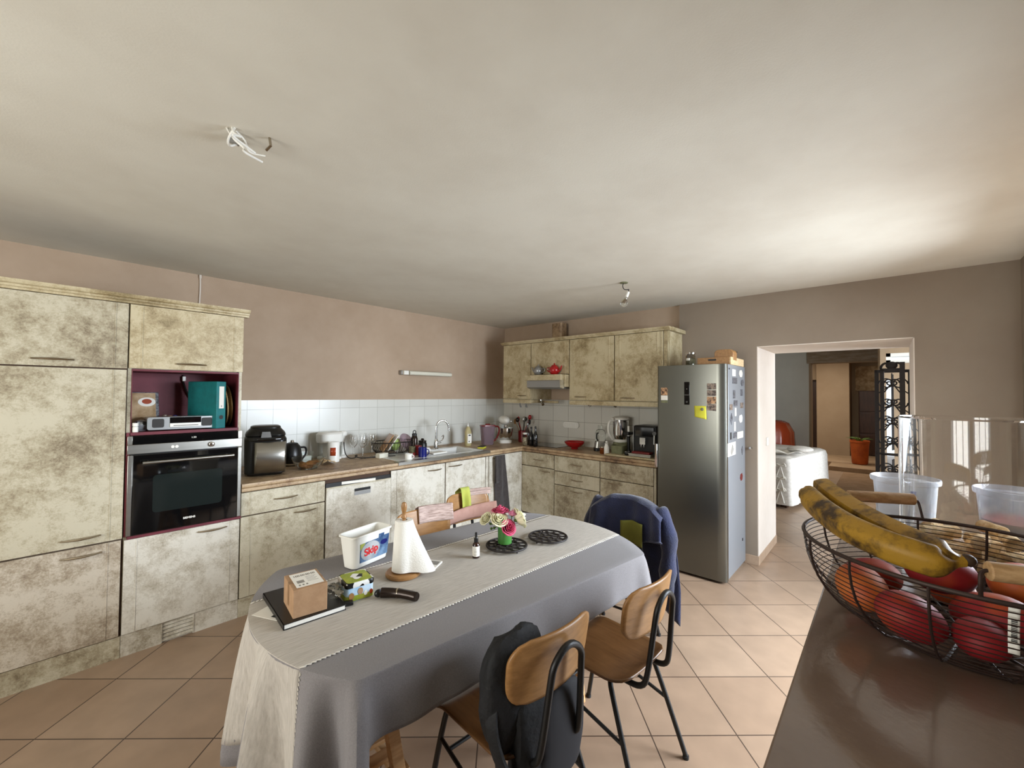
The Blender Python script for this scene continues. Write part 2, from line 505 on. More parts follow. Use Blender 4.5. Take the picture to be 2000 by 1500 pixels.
# right wall with the glazed door that lights the room, window wall behind the camera
b = MB()
b.box(4.0, XP, -.85, -.69, 0, HC); b.box(2.1, 4.0, -.85, -.69, 2.2, HC); b.box(-2.0, 2.1, -.85, -.69, 0, HC)
struct('wall_right', b, 'wall_beige')
b = MB()
b.box(-2.15, -2.0, -.85, .35, 0, HC); b.box(-2.15, -2.0, 2.55, YW, 0, HC); b.box(-2.15, -2.0, .35, 2.55, 0, .6); b.box(-2.15, -2.0, .35, 2.55, 2.3, HC)
struct('wall_front', b, 'wall_beige')


def glazed(name, ax, pos, a0, a1, z0, z1, nm):
    b = MB(); t = .05
    def bx(p0, p1, q0, q1):
        if ax == 'y': b.box(p0, p1, pos-.03, pos+.03, q0, q1)
        else: b.box(pos-.03, pos+.03, p0, p1, q0, q1)
    bx(a0, a0+t, z0, z1); bx(a1-t, a1, z0, z1); bx(a0, a1, z0, z0+t); bx(a0, a1, z1-t, z1)
    for k in range(1, nm): bx(a0+(a1-a0)*k/nm-.03, a0+(a1-a0)*k/nm+.03, z0, z1)
    return struct(name, b, 'white')


glazed('door_1', 'y', -.77, 2.1, 4.0, 0, 2.2, 2)
glazed('window_1', 'x', -2.08, .35, 2.55, .6, 2.3, 3)
# skirting tiles round the pillar
b = MB(); b.box(XP-.012, XP+.01, .91, 1.02, 0, .085); b.box(XP-.012, 5.29, .898, .912, 0, .085)
struct('baseboard_far', b, 'skirt_tile', bev=.002)

# tiled splashbacks
b = MB(); b.box(.96, XW-.008, YW-.009, YW-.001, HW-.04, 1.50); struct('trim_1', b, 'splash')
b = MB(); b.box(XW-.009, XW-.001, 1.66, YW-.009, HW-.04, 1.50); struct('trim_2', b, 'splashb')

# living room and hall beyond
b = MB(); b.box(9.8, 10.0, 1.12, 5.2, 0, 2.62); struct('wall_living', b, 'greywall')
b = MB(); b.box(5.28, 9.8, 4.4, 4.6, 0, 2.62); b.box(5.13, 5.28, 4.34, 5.2, 0, 2.62); struct('wall_living_left', b, 'greywall')
b = MB(); b.box(9.795, 10.02, 1.085, 1.12, 0, 2.22); struct('trim_3', b, 'tanwall')
b = MB(); b.box(9.76, 10.03, .08, 1.15, 2.2, 2.47); b.box(9.77, 9.99, .08, 1.12, 2.46, 2.62); struct('trim_4', b, 'beam', bev=.01)
# wall to the right of the hall with the daylight openings
b = MB()
b.box(8.2, 8.32, -.02+.03, .075, 0, 2.62)
b.box(8.2, 8.32, -2.9, .01, 2.21, 2.62); b.box(8.2, 8.32, -2.9, .01, 1.82, 2.06)
b.box(8.2, 8.32, -2.9, -.07, 0, 1.82); b.box(8.2, 8.32, -.07, .01, 0, .5)
struct('wall_living_right', b, 'tanwall')
b = MB(); b.box(8.32, 14.4, .02, .10, 0, 2.62); struct('wall_hall_right', b, 'tanwall')
b = MB()
b.box(5.28, 5.5, -3.1, -2.95, 0, 2.62); b.box(7.9, 8.32, -3.1, -2.95, 0, 2.62); b.box(5.5, 7.9, -3.1, -2.95, 2.3, 2.62); b.box(5.13, 5.28, -3.1, -.85, 0, 2.62)
struct('wall_living_side', b, 'greywall')
glazed('door_2', 'y', -3.02, 5.5, 7.9, 0, 2.3, 3)
glazed('window_2', 'x', 8.26, -.29, .01, 2.06, 2.21, 1)
b = MB(); b.box(13.3, 13.5, .70, 1.36, 0, 2.62); b.box(13.45, 13.65, 1.36, 2.6, 2.0, 2.62); b.box(13.3, 13.5, 1.55, 2.8, 0, 2.62)
b.box(13.5, 14.2, .70, .78, 0, 2.62); b.box(14.2, 14.35, .1, .8, 0, 2.62); b.box(10.02, 13.5, 2.6, 2.75, 0, 2.62)
struct('wall_hall', b, 'tanwall')
b = MB(); b.box(14.15, 14.2, .1, .62, 1.72, 2.36); struct('trim_5', b, 'stonewall')
b = MB(); b.box(13.60, 13.66, 1.36, 1.62, 0, 2.0)
struct('door_3', b, 'darkwood')
b = MB(); b.box(11.9, 14.2, .1, 2.6, 0, .10); b.box(11.2, 11.9, .1, .95, 0, .001+.09); struct('floor_hall', b, 'floor_hall', bev=.004)
b = MB(); b.box(7.75, 11.15, .12, .69, .0005, .006); single('rug', b, 'rug', 'plain brown rug on the hall floor before the pale step', 'rug')

# ================================================================ kitchen units
def bow_handle(parent, c, along, out, L_, label=None):
    """bowed bar handle; c centre on the face, along / out unit vectors"""
    c = Vector(c); a = Vector(along); o_ = Vector(out)
    pts = []
    for k in range(15):
        t = -1+2*k/14
        pts.append(c + a*(t*L_/2) + o_*(.006+.022*(1-t*t)))
    mb = MB(); mb.tube(pts, [.0045+.003*(1-abs(-1+2*k/14)) for k in range(15)], 8, sx=1.5)
    for t in (-.93, .93):
        mb.tube([c+a*(t*L_/2)+o_*(-.0005), c+a*(t*L_/2)+o_*.011], .0045, 8)
    return obj('handle', mb, 'handle', parent, world=True)


def front_panel(name, parent, ax, pos, a0, a1, z0, z1, mt, out, inset=(True, True)):
    """cabinet front with raised edge strips; ax 'y' (faces -Y, spans X) or 'x' (faces -X, spans Y)"""
    mb = MB(); t = .02
    def bx(p0, p1, q0, q1, d0, d1):
        if ax == 'y': mb.box(p0, p1, pos+out*d0 if out > 0 else pos-d1, pos-d0, q0, q1)
        else: mb.box(pos-d1, pos-d0, p0, p1, q0, q1)
    bx(a0+.0015, a1-.0015, z0+.0015, z1-.0015, 0, t)
    s = .055
    if inset[0]: bx(a0+s, a0+s+.006, z0+.002, z1-.002, t-.001, t+.0025)
    if inset[1]: bx(a1-s-.006, a1-s, z0+.002, z1-.002, t-.001, t+.0025)
    return obj(name, mb, mt, parent, world=True, bev=.0012)


def unit_left(name, label, x0, x1, z0, z1, doors, mt='antique', y1=YW-.012, cat='cabinet', cmat='groove', group=None, plinth=None):
    """doors: (kind, x0, x1, z0, z1, (hx, hz, hlen) or None)"""
    t = thing(name, label, cat, ((x0+x1)/2, YF+.3, 0), group=group)
    mb = MB(); mb.box(x0+.001, x1-.001, YF+.001, y1, z0, z1 if name != 'sink_cabinet' else .745)
    if name == 'sink_cabinet': mb.box(x0+.001, x1-.001, YF+.001, YF+.018, .745, z1)
    obj('carcass', mb, cmat, t, world=True)
    for kd, a0, a1, q0, q1, h in doors:
        d_ = front_panel(kd, t, 'y', YF, a0, a1, q0, q1, mt, -1)
        if h: bow_handle(d_, (h[0], YF-.02, h[1]), (1, 0, 0), (0, -1, 0), h[2])
    if plinth:
        mb = MB(); mb.box(x0+.001, x1-.001, YF-.012, YF+.0005, 0, plinth); obj('plinth', mb, mt, t, world=True)
    return t


# --- tall units on the left
t = unit_left('tall_cabinet', 'tallest antique cream kitchen cabinet at the far left edge, with three stacked doors', -.27, .33, .002, 2.10,
              [('door', -.27, .328, 1.708, 2.10, (.026, 1.747, .157)), ('door', -.27, .326, .700, 1.703, (.154, .747, .157)),
               ('door', -.27, .322, .13, .694, (.160, .648, .157))], 'antique', plinth=.126)
for o_ in t.children:
    if o_.name.startswith('door'):
        if abs(o_.data.vertices[0].co.z-.1315) < .01: o_.data.materials[0] = M['antique2']
# oven column with niche
t = thing('oven_cabinet', 'antique cream column unit holding the black oven, with a dark red niche above', 'cabinet', (.63, YF+.3, 0))
mb = MB()
mb.box(.331, .349, YF+.001, 4.17, .002, 2.10); mb.box(.911, .929, YF+.001, 4.17, .002, 2.10)
mb.box(.349, .911, YF+.02, 4.17, 1.71, 2.10); mb.box(.349, .911, YF+.02, 4.17, .002, .68)
obj('carcass', mb, 'antique', t, world=True, label='painted side panels')
mb = MB(); mb.box(.349, .911, YF+.36, YF+.378, 1.325, 1.71); mb.box(.349, .911, YF-.018, YF+.36, 1.307, 1.325)
mb.box(.349, .353, YF-.002, YF+.36, 1.325, 1.71); mb.box(.907, .911, YF-.002, YF+.36, 1.325, 1.71); mb.box(.353, .907, YF-.002, YF+.36, 1.698, 1.71)
mb.box(.345, .935, YF-.024, YF-.0, .690, .706); mb.box(.331, .345, YF-.016, YF, .706, 1.325)
obj('niche', mb, 'maroon', t, world=True, label='dark red niche lining and shelf')
d_ = front_panel('door', t, 'y', YF, .332, .930, 1.712, 2.10, 'antique_up', -1); bow_handle(d_, (.636, YF-.02, 1.75), (1, 0, 0), (0, -1, 0), .154)
d_ = front_panel('door', t, 'y', YF, .332, .930, .13, .688, 'antique3', -1); bow_handle(d_, (.771, YF-.02, .654), (1, 0, 0), (0, -1, 0), .16)
mb = MB(); mb.box(.331, .516, YF-.012, YF+.019, 0, .128); mb.box(.684, .93, YF-.012, YF+.019, 0, .128); mb.box(.516, .684, YF-.012, YF+.019, .122, .128)
pl_ = obj('plinth', mb, 'antique3', t, world=True)
mb = MB(); mb.box(.518, .682, YF-.0, YF+.018, .0, .12)
for k in range(5): mb.at((.6, YF-.006, .02+.023*k), rx=rad(-30)).cbox((0, 0, 0), (.162, .004, .018))
mb.at(); mb.box(.516, .522, YF-.016, YF, .002, .122); mb.box(.678, .684, YF-.016, YF, .002, .122)
obj('vent_grille', mb, 'antique3', t, world=True)
# cornice
mb = MB()
prof = [(YF+.02, 2.102), (YF-.024, 2.102), (YF-.024, 2.114), (YF-.034, 2.117), (YF-.036, 2.128), (YF-.05, 2.132), (YF-.06, 2.146), (YF-.06, 2.152), (YF+.02, 2.152)]
mb.loft([[(-.30, y, z) for y, z in prof], [(.93+.03, y, z) for y, z in prof]])
mb.box(.93, .96, YF+.02, YF+.5, 2.115, 2.15)
single('cornice', mb, 'antique_up', 'long moulded cream cornice running along the tops of the tall cabinets', 'moulding', bev=.001)

# oven
t = thing('oven', 'black glass built-in oven with steel control panel and the word SIEMENS on its door', 'oven', (.63, YF, .71))
mb = MB(); mb.box(.352, .908, YF-.015, YF+.5, .712, 1.303); obj('body', mb, 'black', t, world=True)
mb = MB(); mb.box(.335, .93, YF-.035, YF-.016, 1.196, 1.252); mb.box(.335, .358, YF-.035, YF-.016, 1.252, 1.304)
mb.box(.905, .93, YF-.035, YF-.016, 1.252, 1.304); p_ = obj('control_panel', mb, 'steel', t, world=True, bev=.002)
mb = MB(); mb.at((.752, YF-.035, 1.226), rx=PI/2).lathe([(.017, 0), (.016, .014), (.012, .017)], n=24); obj('knob', mb, 'chrome', p_, world=True)
mb = MB()
for x in (.548, .568): mb.at((x, YF-.035, 1.226), rx=PI/2).cyl((0, 0, 0), .009, .003)
obj('button', mb, 'white', p_, world=True)
mb = MB(); mb.box(.358, .905, YF-.0352, YF-.016, 1.252, 1.304); p_ = obj('display', mb, 'blackgloss', t, world=True, bev=.001)
text('clock_digits', '1:30', .016, p_, 'white', frame((.655, YF-.0356, 1.278), (1, 0, 0), (0, 0, 1)))
mb = MB(); mb.box(.36, .905, YF-.04, YF-.016, .712, 1.19); dr = obj('oven_door', mb, 'blackgloss', t, world=True, bev=.003)
for q in (.338, .906):
    mb = MB(); mb.box(q, q+.022, YF-.038, YF-.0, .712, 1.19); obj('side_trim', mb, 'steel', dr, world=True, bev=.002)
mb = MB(); mb.prism(rrect(.36, .23, .02, 4, .635, .945), YF-.042, YF-.0395, 'y'); obj('oven_window', mb, 'window_glass_dark', dr, world=True)
mb = MB(); mb.tube([(.40, YF-.085, 1.145), (.87, YF-.085, 1.145)], .009, 12)
for x in (.43, .84): mb.tube([(x, YF-.085, 1.145), (x, YF-.038, 1.145)], .006, 8)
obj('handle', mb, 'steel', dr, world=True)
text('lettering', 'SIEMENS', .017, dr, 'white', frame((.64, YF-.0408, .765), (1, 0, 0), (0, 0, 1)), bold=.0006)

# --- base units under the left worktop
unit_left('base_cabinet', 'base cabinet with one drawer and door, between oven column and dishwasher', .93, 1.53, .002, .868,
          [('drawer', .935, 1.525, .700, .864, (1.23, .787, .16)), ('door', .935, 1.525, .13, .694, (1.372, .659, .16))], 'antique', group='lower kitchen cabinets', plinth=.126)
t = thing('dishwasher', 'dishwasher with an antique painted front and slim dark control strip', 'dishwasher', (1.83, YF+.3, 0))
mb = MB(); mb.box(1.532, 2.13, YF+.001, YW-.02, .002, .868); obj('body', mb, 'groove', t, world=True)
front_panel('door', t, 'y', YF, 1.535, 2.128, .13, .795, 'antique3', -1)
mb = MB(); mb.box(1.535, 2.128, YF-.012, YF+.001, .797, .834); cs = obj('control_strip', mb, 'black', t, world=True)
mb = MB(); mb.box(1.535, 2.128, YF-.024, YF-.008, .79, .802); obj('trim_strip', mb, 'antique', t, world=True)
mb = MB(); mb.at((1.82, YF-.0145, .816), ry=rad(2)).cbox((0, 0, 0), (.31, .001, .022)); obj('paper_note', mb, 'paper', cs, world=True)
mb = MB(); mb.box(1.775, 1.923, YF-.0225, YF-.019, .735, .758); obj('display', mb, 'black', t, world=True, label='dark display slot')
mb = MB(); mb.box(1.775, 1.923, YF-.0245, YF-.019, .703, .733); obj('handle_recess', mb, 'aluminium', t, world=True)
mb = MB(); mb.box(1.531, 2.13, YF-.012, YF, 0, .126); obj('plinth', mb, 'antique3', t, world=True)
unit_left('sink_cabinet', 'pale worn sink cabinet with two doors below the white sink', 2.13, 3.385, .002, .868,
          [('door', 2.19, 2.755, .13, .862, (2.62, .81, .165)), ('door', 2.765, 3.335, .13, .862, (2.89, .82, .175)),
           ('filler_panel', 2.133, 2.188, .13, .862, None), ('filler_panel', 3.34, 3.383, .13, .862, None)], 'antique3', group='lower kitchen cabinets', plinth=.126)
unit_left('corner_cabinet', 'narrow corner cabinet whose door has a dark towel hanging on it', 3.385, 3.975, .002, .868,
          [('door', 3.39, 3.965, .13, .862, (3.53, .83, .15))], 'antique3', group='lower kitchen cabinets', plinth=.126)


def unit_back(name, label, y0, y1, z0, z1, doors, x0=XF, mt='antique', hx=None, plinth=None, xb=XW-.012, group=None):
    t = thing(name, label, 'cabinet', (x0+.25, (y0+y1)/2, 0), group=group)
    mb = MB(); mb.box(x0+.001, xb, y0+.001, y1-.001, z0, z1); obj('carcass', mb, 'groove' if plinth else mt, t, world=True)
    for kd, a0, a1, q0, q1, h in doors:
        d_ = front_panel(kd, t, 'x', x0, a0, a1, q0, q1, mt, -1)
        if h: bow_handle(d_, (x0-.02, h[0], h[1]), (0, 1, 0), (-1, 0, 0), h[2])
    if plinth:
        mb = MB(); mb.box(x0+.035, x0+.05, y0+.001, y1-.001, 0, plinth); obj('plinth', mb, mt, t, world=True)
    return t


unit_back('base_cabinet', 'base cabinet in the room corner below the hob, with one drawer over one door', 2.89, 3.398, .002, .868,
          [('drawer', 2.893, 3.39, .703, .864, (3.12, .786, .15)), ('door', 2.893, 3.39, .13, .697, (3.02, .661, .15))], plinth=.126, group='lower kitchen cabinets')
unit_back('base_cabinet', 'middle base cabinet with two drawers over a door, below the red bowl', 2.29, 2.89, .002, .868,
          [('drawer', 2.293, 2.887, .690, .864, (2.585, .785, .15)), ('drawer', 2.293, 2.887, .537, .685, (2.575, .616, .15)), ('door', 2.293, 2.887, .13, .532, (2.585, .489, .16))], plinth=.126, group='lower kitchen cabinets')
unit_back('base_cabinet', 'base cabinet with drawer and door right beside the steel fridge', 1.67, 2.29, .002, .868,
          [('drawer', 1.70, 2.286, .688, .864, (1.97, .778, .16)), ('door', 1.70, 2.286, .13, .683, (2.108, .651, .16)), ('filler_panel', 1.672, 1.698, .13, .864, None)], plinth=.126, group='lower kitchen cabinets')

# worktop, L shaped, moulded front edge, hole for the sink
def edge_prof(u):   # (offset outward, z)
    return [(0, .87), (.028, .87), (.033, .876), (.033, .894), (.026, .897), (.036, .902), (.040, .912), (.036, .927), (0, .927)]
mb = MB()
XS0, XS1, YS0, YS1 = 2.25, 3.36, 3.44, 3.92
mb.box(.935, XS0, YF, YW-.011, .87, .927); mb.box(XS1, XW-.011, YF, YW-.011, .87, .927)
mb.box(XS0, XS1, YF, YS0, .87, .927); mb.box(XS0, XS1, YS1, YW-.011, .87, .927)
mb.box(XF, XW-.011, 1.668, YF, .87, .927)
mb.loft([[(.935, YF-d_, z) for d_, z in edge_prof(0)], [(XF-.03, YF-d_, z) for d_, z in edge_prof(0)]])
mb.loft([[(XF-d_, 1.668, z) for d_, z in edge_prof(0)], [(XF-d_, YF-.0, z) for d_, z in edge_prof(0)]])
single('worktop', mb, 'worktop', 'L-shaped mottled brown kitchen worktop running along both walls', 'worktop')
# cream board (cutting slab) below the coffee machine
mb = MB(); mb.box(3.995, 4.36, 1.68, 2.25, .9275, .947)
single('chopping_board', mb, 'antique_up', 'thick cream board lying on the worktop under the coffee machine', 'board', bev=.006)

# hob
t = thing('hob', 'dark glass hob set in the worktop in the room corner', 'hob', (4.27, 3.19, HW))
mb = MB(); mb.box(4.10, 4.44, 2.95, 3.43, .9272, .933); obj('glass_plate', mb, 'blackgloss', t, world=True, bev=.002)

# --- wall units
XU = 4.08
unit_back('wall_cabinet', 'narrow antique cream wall cabinet in the room corner, left of the range hood', 3.325, 3.80, 1.505, 2.212,
          [('door', 3.328, 3.795, 1.51, 2.21, (3.467, 1.552, .14))], XU, 'antique_up', group='upper kitchen cabinets')
t = unit_back('hood_cabinet', 'short antique cabinet above the range hood shelf', 2.75, 3.322, 1.81, 2.212,
          [('front_panel', 2.753, 3.32, 1.812, 2.21, None)], XU, 'antique_up', group='upper kitchen cabinets')
unit_back('wall_cabinet', 'middle antique cream wall cabinet, right of the range hood', 2.172, 2.748, 1.505, 2.212,
          [('door', 2.176, 2.745, 1.51, 2.21, (2.592, 1.546, .15))], XU, 'antique_up', group='upper kitchen cabinets')
unit_back('wall_cabinet', 'wall cabinet partly hidden behind the top of the steel fridge', 1.60, 2.17, 1.505, 2.212,
          [('door', 1.64, 2.167, 1.51, 2.21, (2.015, 1.541, .155)), ('filler_panel', 1.602, 1.638, 1.505, 2.212, None)], XU, 'antique_up', group='upper kitchen cabinets')
mb = MB()
prof = [(XU+.02, 2.214), (XU-.022, 2.214), (XU-.022, 2.224), (XU-.036, 2.232), (XU-.045, 2.25), (XU+.02, 2.25)]
mb.loft([[(x, 3.83, z) for x, z in prof], [(x, 1.575, z) for x, z in prof]])
mb.box(XU+.02, XW-.01, 1.565, 1.60, 2.214, 2.25); mb.box(XU+.02, XW-.01, 3.80, 3.83, 2.214, 2.25)
single('cornice', mb, 'antique_up', 'cream cornice along the top of the wall cabinets', 'moulding', bev=.001)
for (y0, y1, lb) in ((2.95, 3.80, 'short light pelmet under the corner wall cabinet'), (1.60, 2.748, 'long light pelmet under the right wall cabinets')):
    mb = MB()
    if y0 > 2.8:
        mb.box(XU-.018, XU+.002, 3.325, 3.80, 1.455, 1.503); mb.box(XU+.18, XU+.20, 3.05, 3.325, 1.462, 1.49)
        mb.box(XU-.0, XU+.2, 3.318, 3.33, 1.462, 1.50)
    else: mb.box(XU-.018, XU+.002, y0, y1, 1.455, 1.503)
    single('light_pelmet', mb, 'antique_up', lb, 'pelmet', bev=.004)
# hood
t = thing('range_hood', 'cream range hood shelf with a grey pull-out front, below the two teapots', 'range hood', (4.1, 3.04, 1.64))
mb = MB(); mb.box(3.93, XU-.001, 2.775, 3.32, 1.738, 1.804); mb.box(3.99, 4.3, 2.755, 2.775, 1.66, 1.804)
obj('hood_shelf', mb, 'antique_up', t, world=True, bev=.006)
mb = MB(); mb.prism([(3.955, 1.737), (3.955, 1.655), (4.0, 1.638), (4.4, 1.638), (4.4, 1.80), (4.085, 1.80), (4.085, 1.737)], 2.795, 3.30, 'y'); obj('hood_body', mb, 'aluminium', t, world=True, bev=.002)
mb = MB(); mb.prism([(3.94, 1.737), (3.955, 1.65), (3.99, 1.64), (4.03, 1.70), (4.03, 1.737)], 2.776, 2.80, 'y'); obj('side_wing', mb, 'antique', t, world=True)
mb = MB(); mb.prism(rrect(.13, .16, .03, 4, 4.38, 3.12), 2.2505, 2.475)
single('duct', mb, 'worktop', 'square brown extractor duct standing on top of the wall cabinets', 'duct')

# under-cabinet fittings
def spot(y, z, dy, lb):
    t = thing('spotlight', lb, 'spotlight', (4.2, y, z-.08), group='little chrome spotlights below the wall cabinets')
    mb = MB(); mb.cyl((4.2, y, z-.012), .016, .0115); mb.tube([(4.2, y, z-.012), (4.195, y+dy*.3, z-.03)], .004, 8); obj('bracket', mb, 'chrome', t, world=True)
    mb = MB(); mb.tube([(4.205, y+dy*.1, z-.027), (4.18, y+dy, z-.062)], [.012, .018], 16); obj('lamp_head', mb, 'chrome', t, world=True)
spot(2.50, 1.504, .06, 'chrome spotlight turned to the left under the middle wall cabinet')
spot(2.22, 1.504, .005, 'chrome spotlight pointing down near the joint of the two right wall cabinets')
spot(3.27, 1.504, -.05, 'chrome spotlight beside the hood opening under the corner wall cabinet')
t = thing('power_socket', 'white triple wall socket on the tiles above the red bowl', 'socket', (4.47, 2.97, 1.19))
mb = MB(); mb.prism(rrect(.235, .075, .035, 6, 3.0, 1.185), 4.472, 4.491, 'x'); obj('socket_plate', mb, 'white', t, world=True)
mb = MB()
for y in (2.93, 3.0, 3.07): mb.at((4.4725, y, 1.185), ry=-PI/2).lathe([(.026, 0), (.026, .004), (.019, .004), (.018, .002)], n=20)
obj('outlet', mb, 'white', t, world=True)
for (X, Z, lb) in ((4.06, 1.49, 0),):
    t = thing('hook_rail', 'little grey hooks on the tiles under the corner wall cabinet', 'hook', (4.2, 3.6, 1.38))
    mb = MB()
    for y in (3.52, 3.62): mb.tube(smooth_path([(4.2, y, 1.504), (4.2, y, 1.42), (4.19, y-.025, 1.395), (4.19, y-.03, 1.42)]), .008, 8)
    obj('hook', mb, 'aluminium', t, world=True)

# striplight on the left wall
t = thing('strip_light', 'slim white strip light fixed on the pink wall above the sink', 'lamp', (3.08, 4.16, 1.77))
mb = MB(); mb.box(2.72, 3.46, 4.135, 4.189, 1.785, 1.835); obj('housing', mb, 'aluminium', t, world=True, bev=.006)
mb = MB(); mb.tube([(2.81, 4.118, 1.808), (3.43, 4.118, 1.808)], .024, 14); obj('diffuser', mb, 'lampwhite', t, world=True)
mb = MB(); mb.box(2.735, 2.80, 4.105, 4.14, 1.785, 1.832); obj('switch_end', mb, 'white', t, world=True, bev=.004)
# cable on the wall above the tall cabinets
mb = MB(); mb.tube(smooth_path([(.83, 4.184, 2.525), (.832, 4.184, 2.4), (.828, 4.184, 2.3), (.83, 4.184, 2.17)]), .006, 8)
mb.cyl((.83, 4.181, 2.50), .009, .028, 10)
single('wall_cable', mb, 'reveal', 'thin cable running down the wall above the tall cabinets', 'cable')

# ================================================================ fridge
t = thing('fridge', 'tall brushed steel fridge with photos and magnets, standing by the doorway', 'fridge', (4.1, 1.296, 0))
mb = MB(); mb.box(3.865, 4.42, 1.003, 1.592, .035, 1.845); mb.box(3.90, 4.40, 1.03, 1.57, .0, .035); obj('body', mb, 'fridge_side', t, world=True, bev=.003)
mb = MB(); mb.prism([(3.86, 1.592), (3.812, 1.592), (3.798, 1.578), (3.794, 1.5), (3.793, 1.3), (3.794, 1.08), (3.800, 1.02), (3.815, 1.003), (3.86, 1.003)], .022, 1.845)
dr = obj('door', mb, 'fridge', t, world=True, bev=.002)
mb = MB(); mb.prism([(3.80, 1.597), (3.775, 1.605), (3.775, 1.585), (3.797, 1.58)], .91, 1.125); obj('handle', mb, 'chrome', dr, world=True, bev=.002)
mb = MB(); mb.box(3.789, 3.796, 1.298, 1.343, 1.492, 1.694); ds = obj('display', mb, 'blackgloss', dr, world=True, bev=.001)
mb = MB(); mb.at((3.7885, 1.32, 1.632), ry=-PI/2).cyl((0, 0, 0), .004, .0008); mb.at((3.7885, 1.32, 1.518), ry=-PI/2).lathe([(.007, 0), (.007, .0008), (.0055, .0008), (.0055, 0)]); mb.at(); mb.box(3.7882, 3.789, 1.302, 1.339, 1.577, 1.580)
obj('display_marks', mb, 'greyink', ds, world=True)
mb = MB(); mb.box(3.88, 3.90, .9995, 1.004, 1.80, 1.812); mb.box(4.30, 4.32, .9995, 1.004, .245, .268); obj('screw_cap', mb, 'ink', t, world=True)


def magnet(name, label, side, p0, p1, z0, z1, mt, group='magnets and pictures on the fridge', tilt=0, th=.0025, poly=None, cat='magnet'):
    mb = MB(); cp, cz = (p0+p1)/2, (z0+z1)/2; w2, h2 = abs(p1-p0), abs(z1-z0)
    pl = poly or [(-.5, -.5), (.5, -.5), (.5, .5), (-.5, .5)]
    P_ = []
    for a, c in pl:
        a *= w2; c *= h2
        P_.append((a*cos(tilt)-c*sin(tilt), a*sin(tilt)+c*cos(tilt)))
    if side: mb.prism([(cp+a, cz+c) for a, c in P_], 1.0025-th, 1.0025, 'y')
    else: mb.prism([(cp+a, cz+c) for a, c in P_], 3.7925-th, 3.7925, 'x')
    return single(name, mb, mt, label, cat, group, bev=.0004)


HEX = [(-.2, -.5), (.3, -.45), (.5, .1), (.25, .5), (-.35, .4), (-.5, -.1)]
magnet('photo_magnet', 'small green and white picture at the top left of the fridge door', 0, 1.493, 1.553, 1.575, 1.643, 'photo2', cat='picture')
magnet('photo_magnet', 'white card magnet, second down at the left of the fridge door', 0, 1.493, 1.553, 1.53, 1.572, 'paper', cat='picture')
magnet('photo_magnet', 'lowest dull green strip of the little card column at the fridge door left', 0, 1.493, 1.55, 1.505, 1.528, 'olivegreen', cat='picture')
for k, (z0, z1, lb, mt_) in enumerate(((1.628, 1.679, 'topmost of the brown photos in a column on the fridge door', 'photo'), (1.572, 1.622, 'second brown photo from the top in the column on the fridge door', 'photo'),
                                   (1.505, 1.566, 'warm toned portrait, third photo of the column on the fridge door', 'photo2'), (1.447, 1.502, 'lowest and dullest photo of the column on the fridge door', 'photo'))):
    magnet('photo_magnet', lb, 0, 1.078, 1.152, z0, z1, mt_, cat='picture', tilt=.06*(k == 3))
t = thing('sticky_note', 'yellow sticky note with a brown magnet on the fridge door', 'note', (3.79, 1.2, 1.385))
mb = MB(); mb.grid(lambda a, c: (3.7915-.012*(1-c)*(1-c)-.004*abs(sin(a*PI)), 1.251-.098*a+.008*c, 1.39+.095*c-.02*a*(1-c)), 8, 8)
obj('note_sheet', mb, 'yellow', t, world=True, thick=.0006)
mb = MB(); mb.at((3.789, 1.19, 1.456), ry=-PI/2).lathe([(.014, 0), (.013, .005), (.006, .007)]); obj('round_magnet', mb, 'olivegreen', t, world=True)
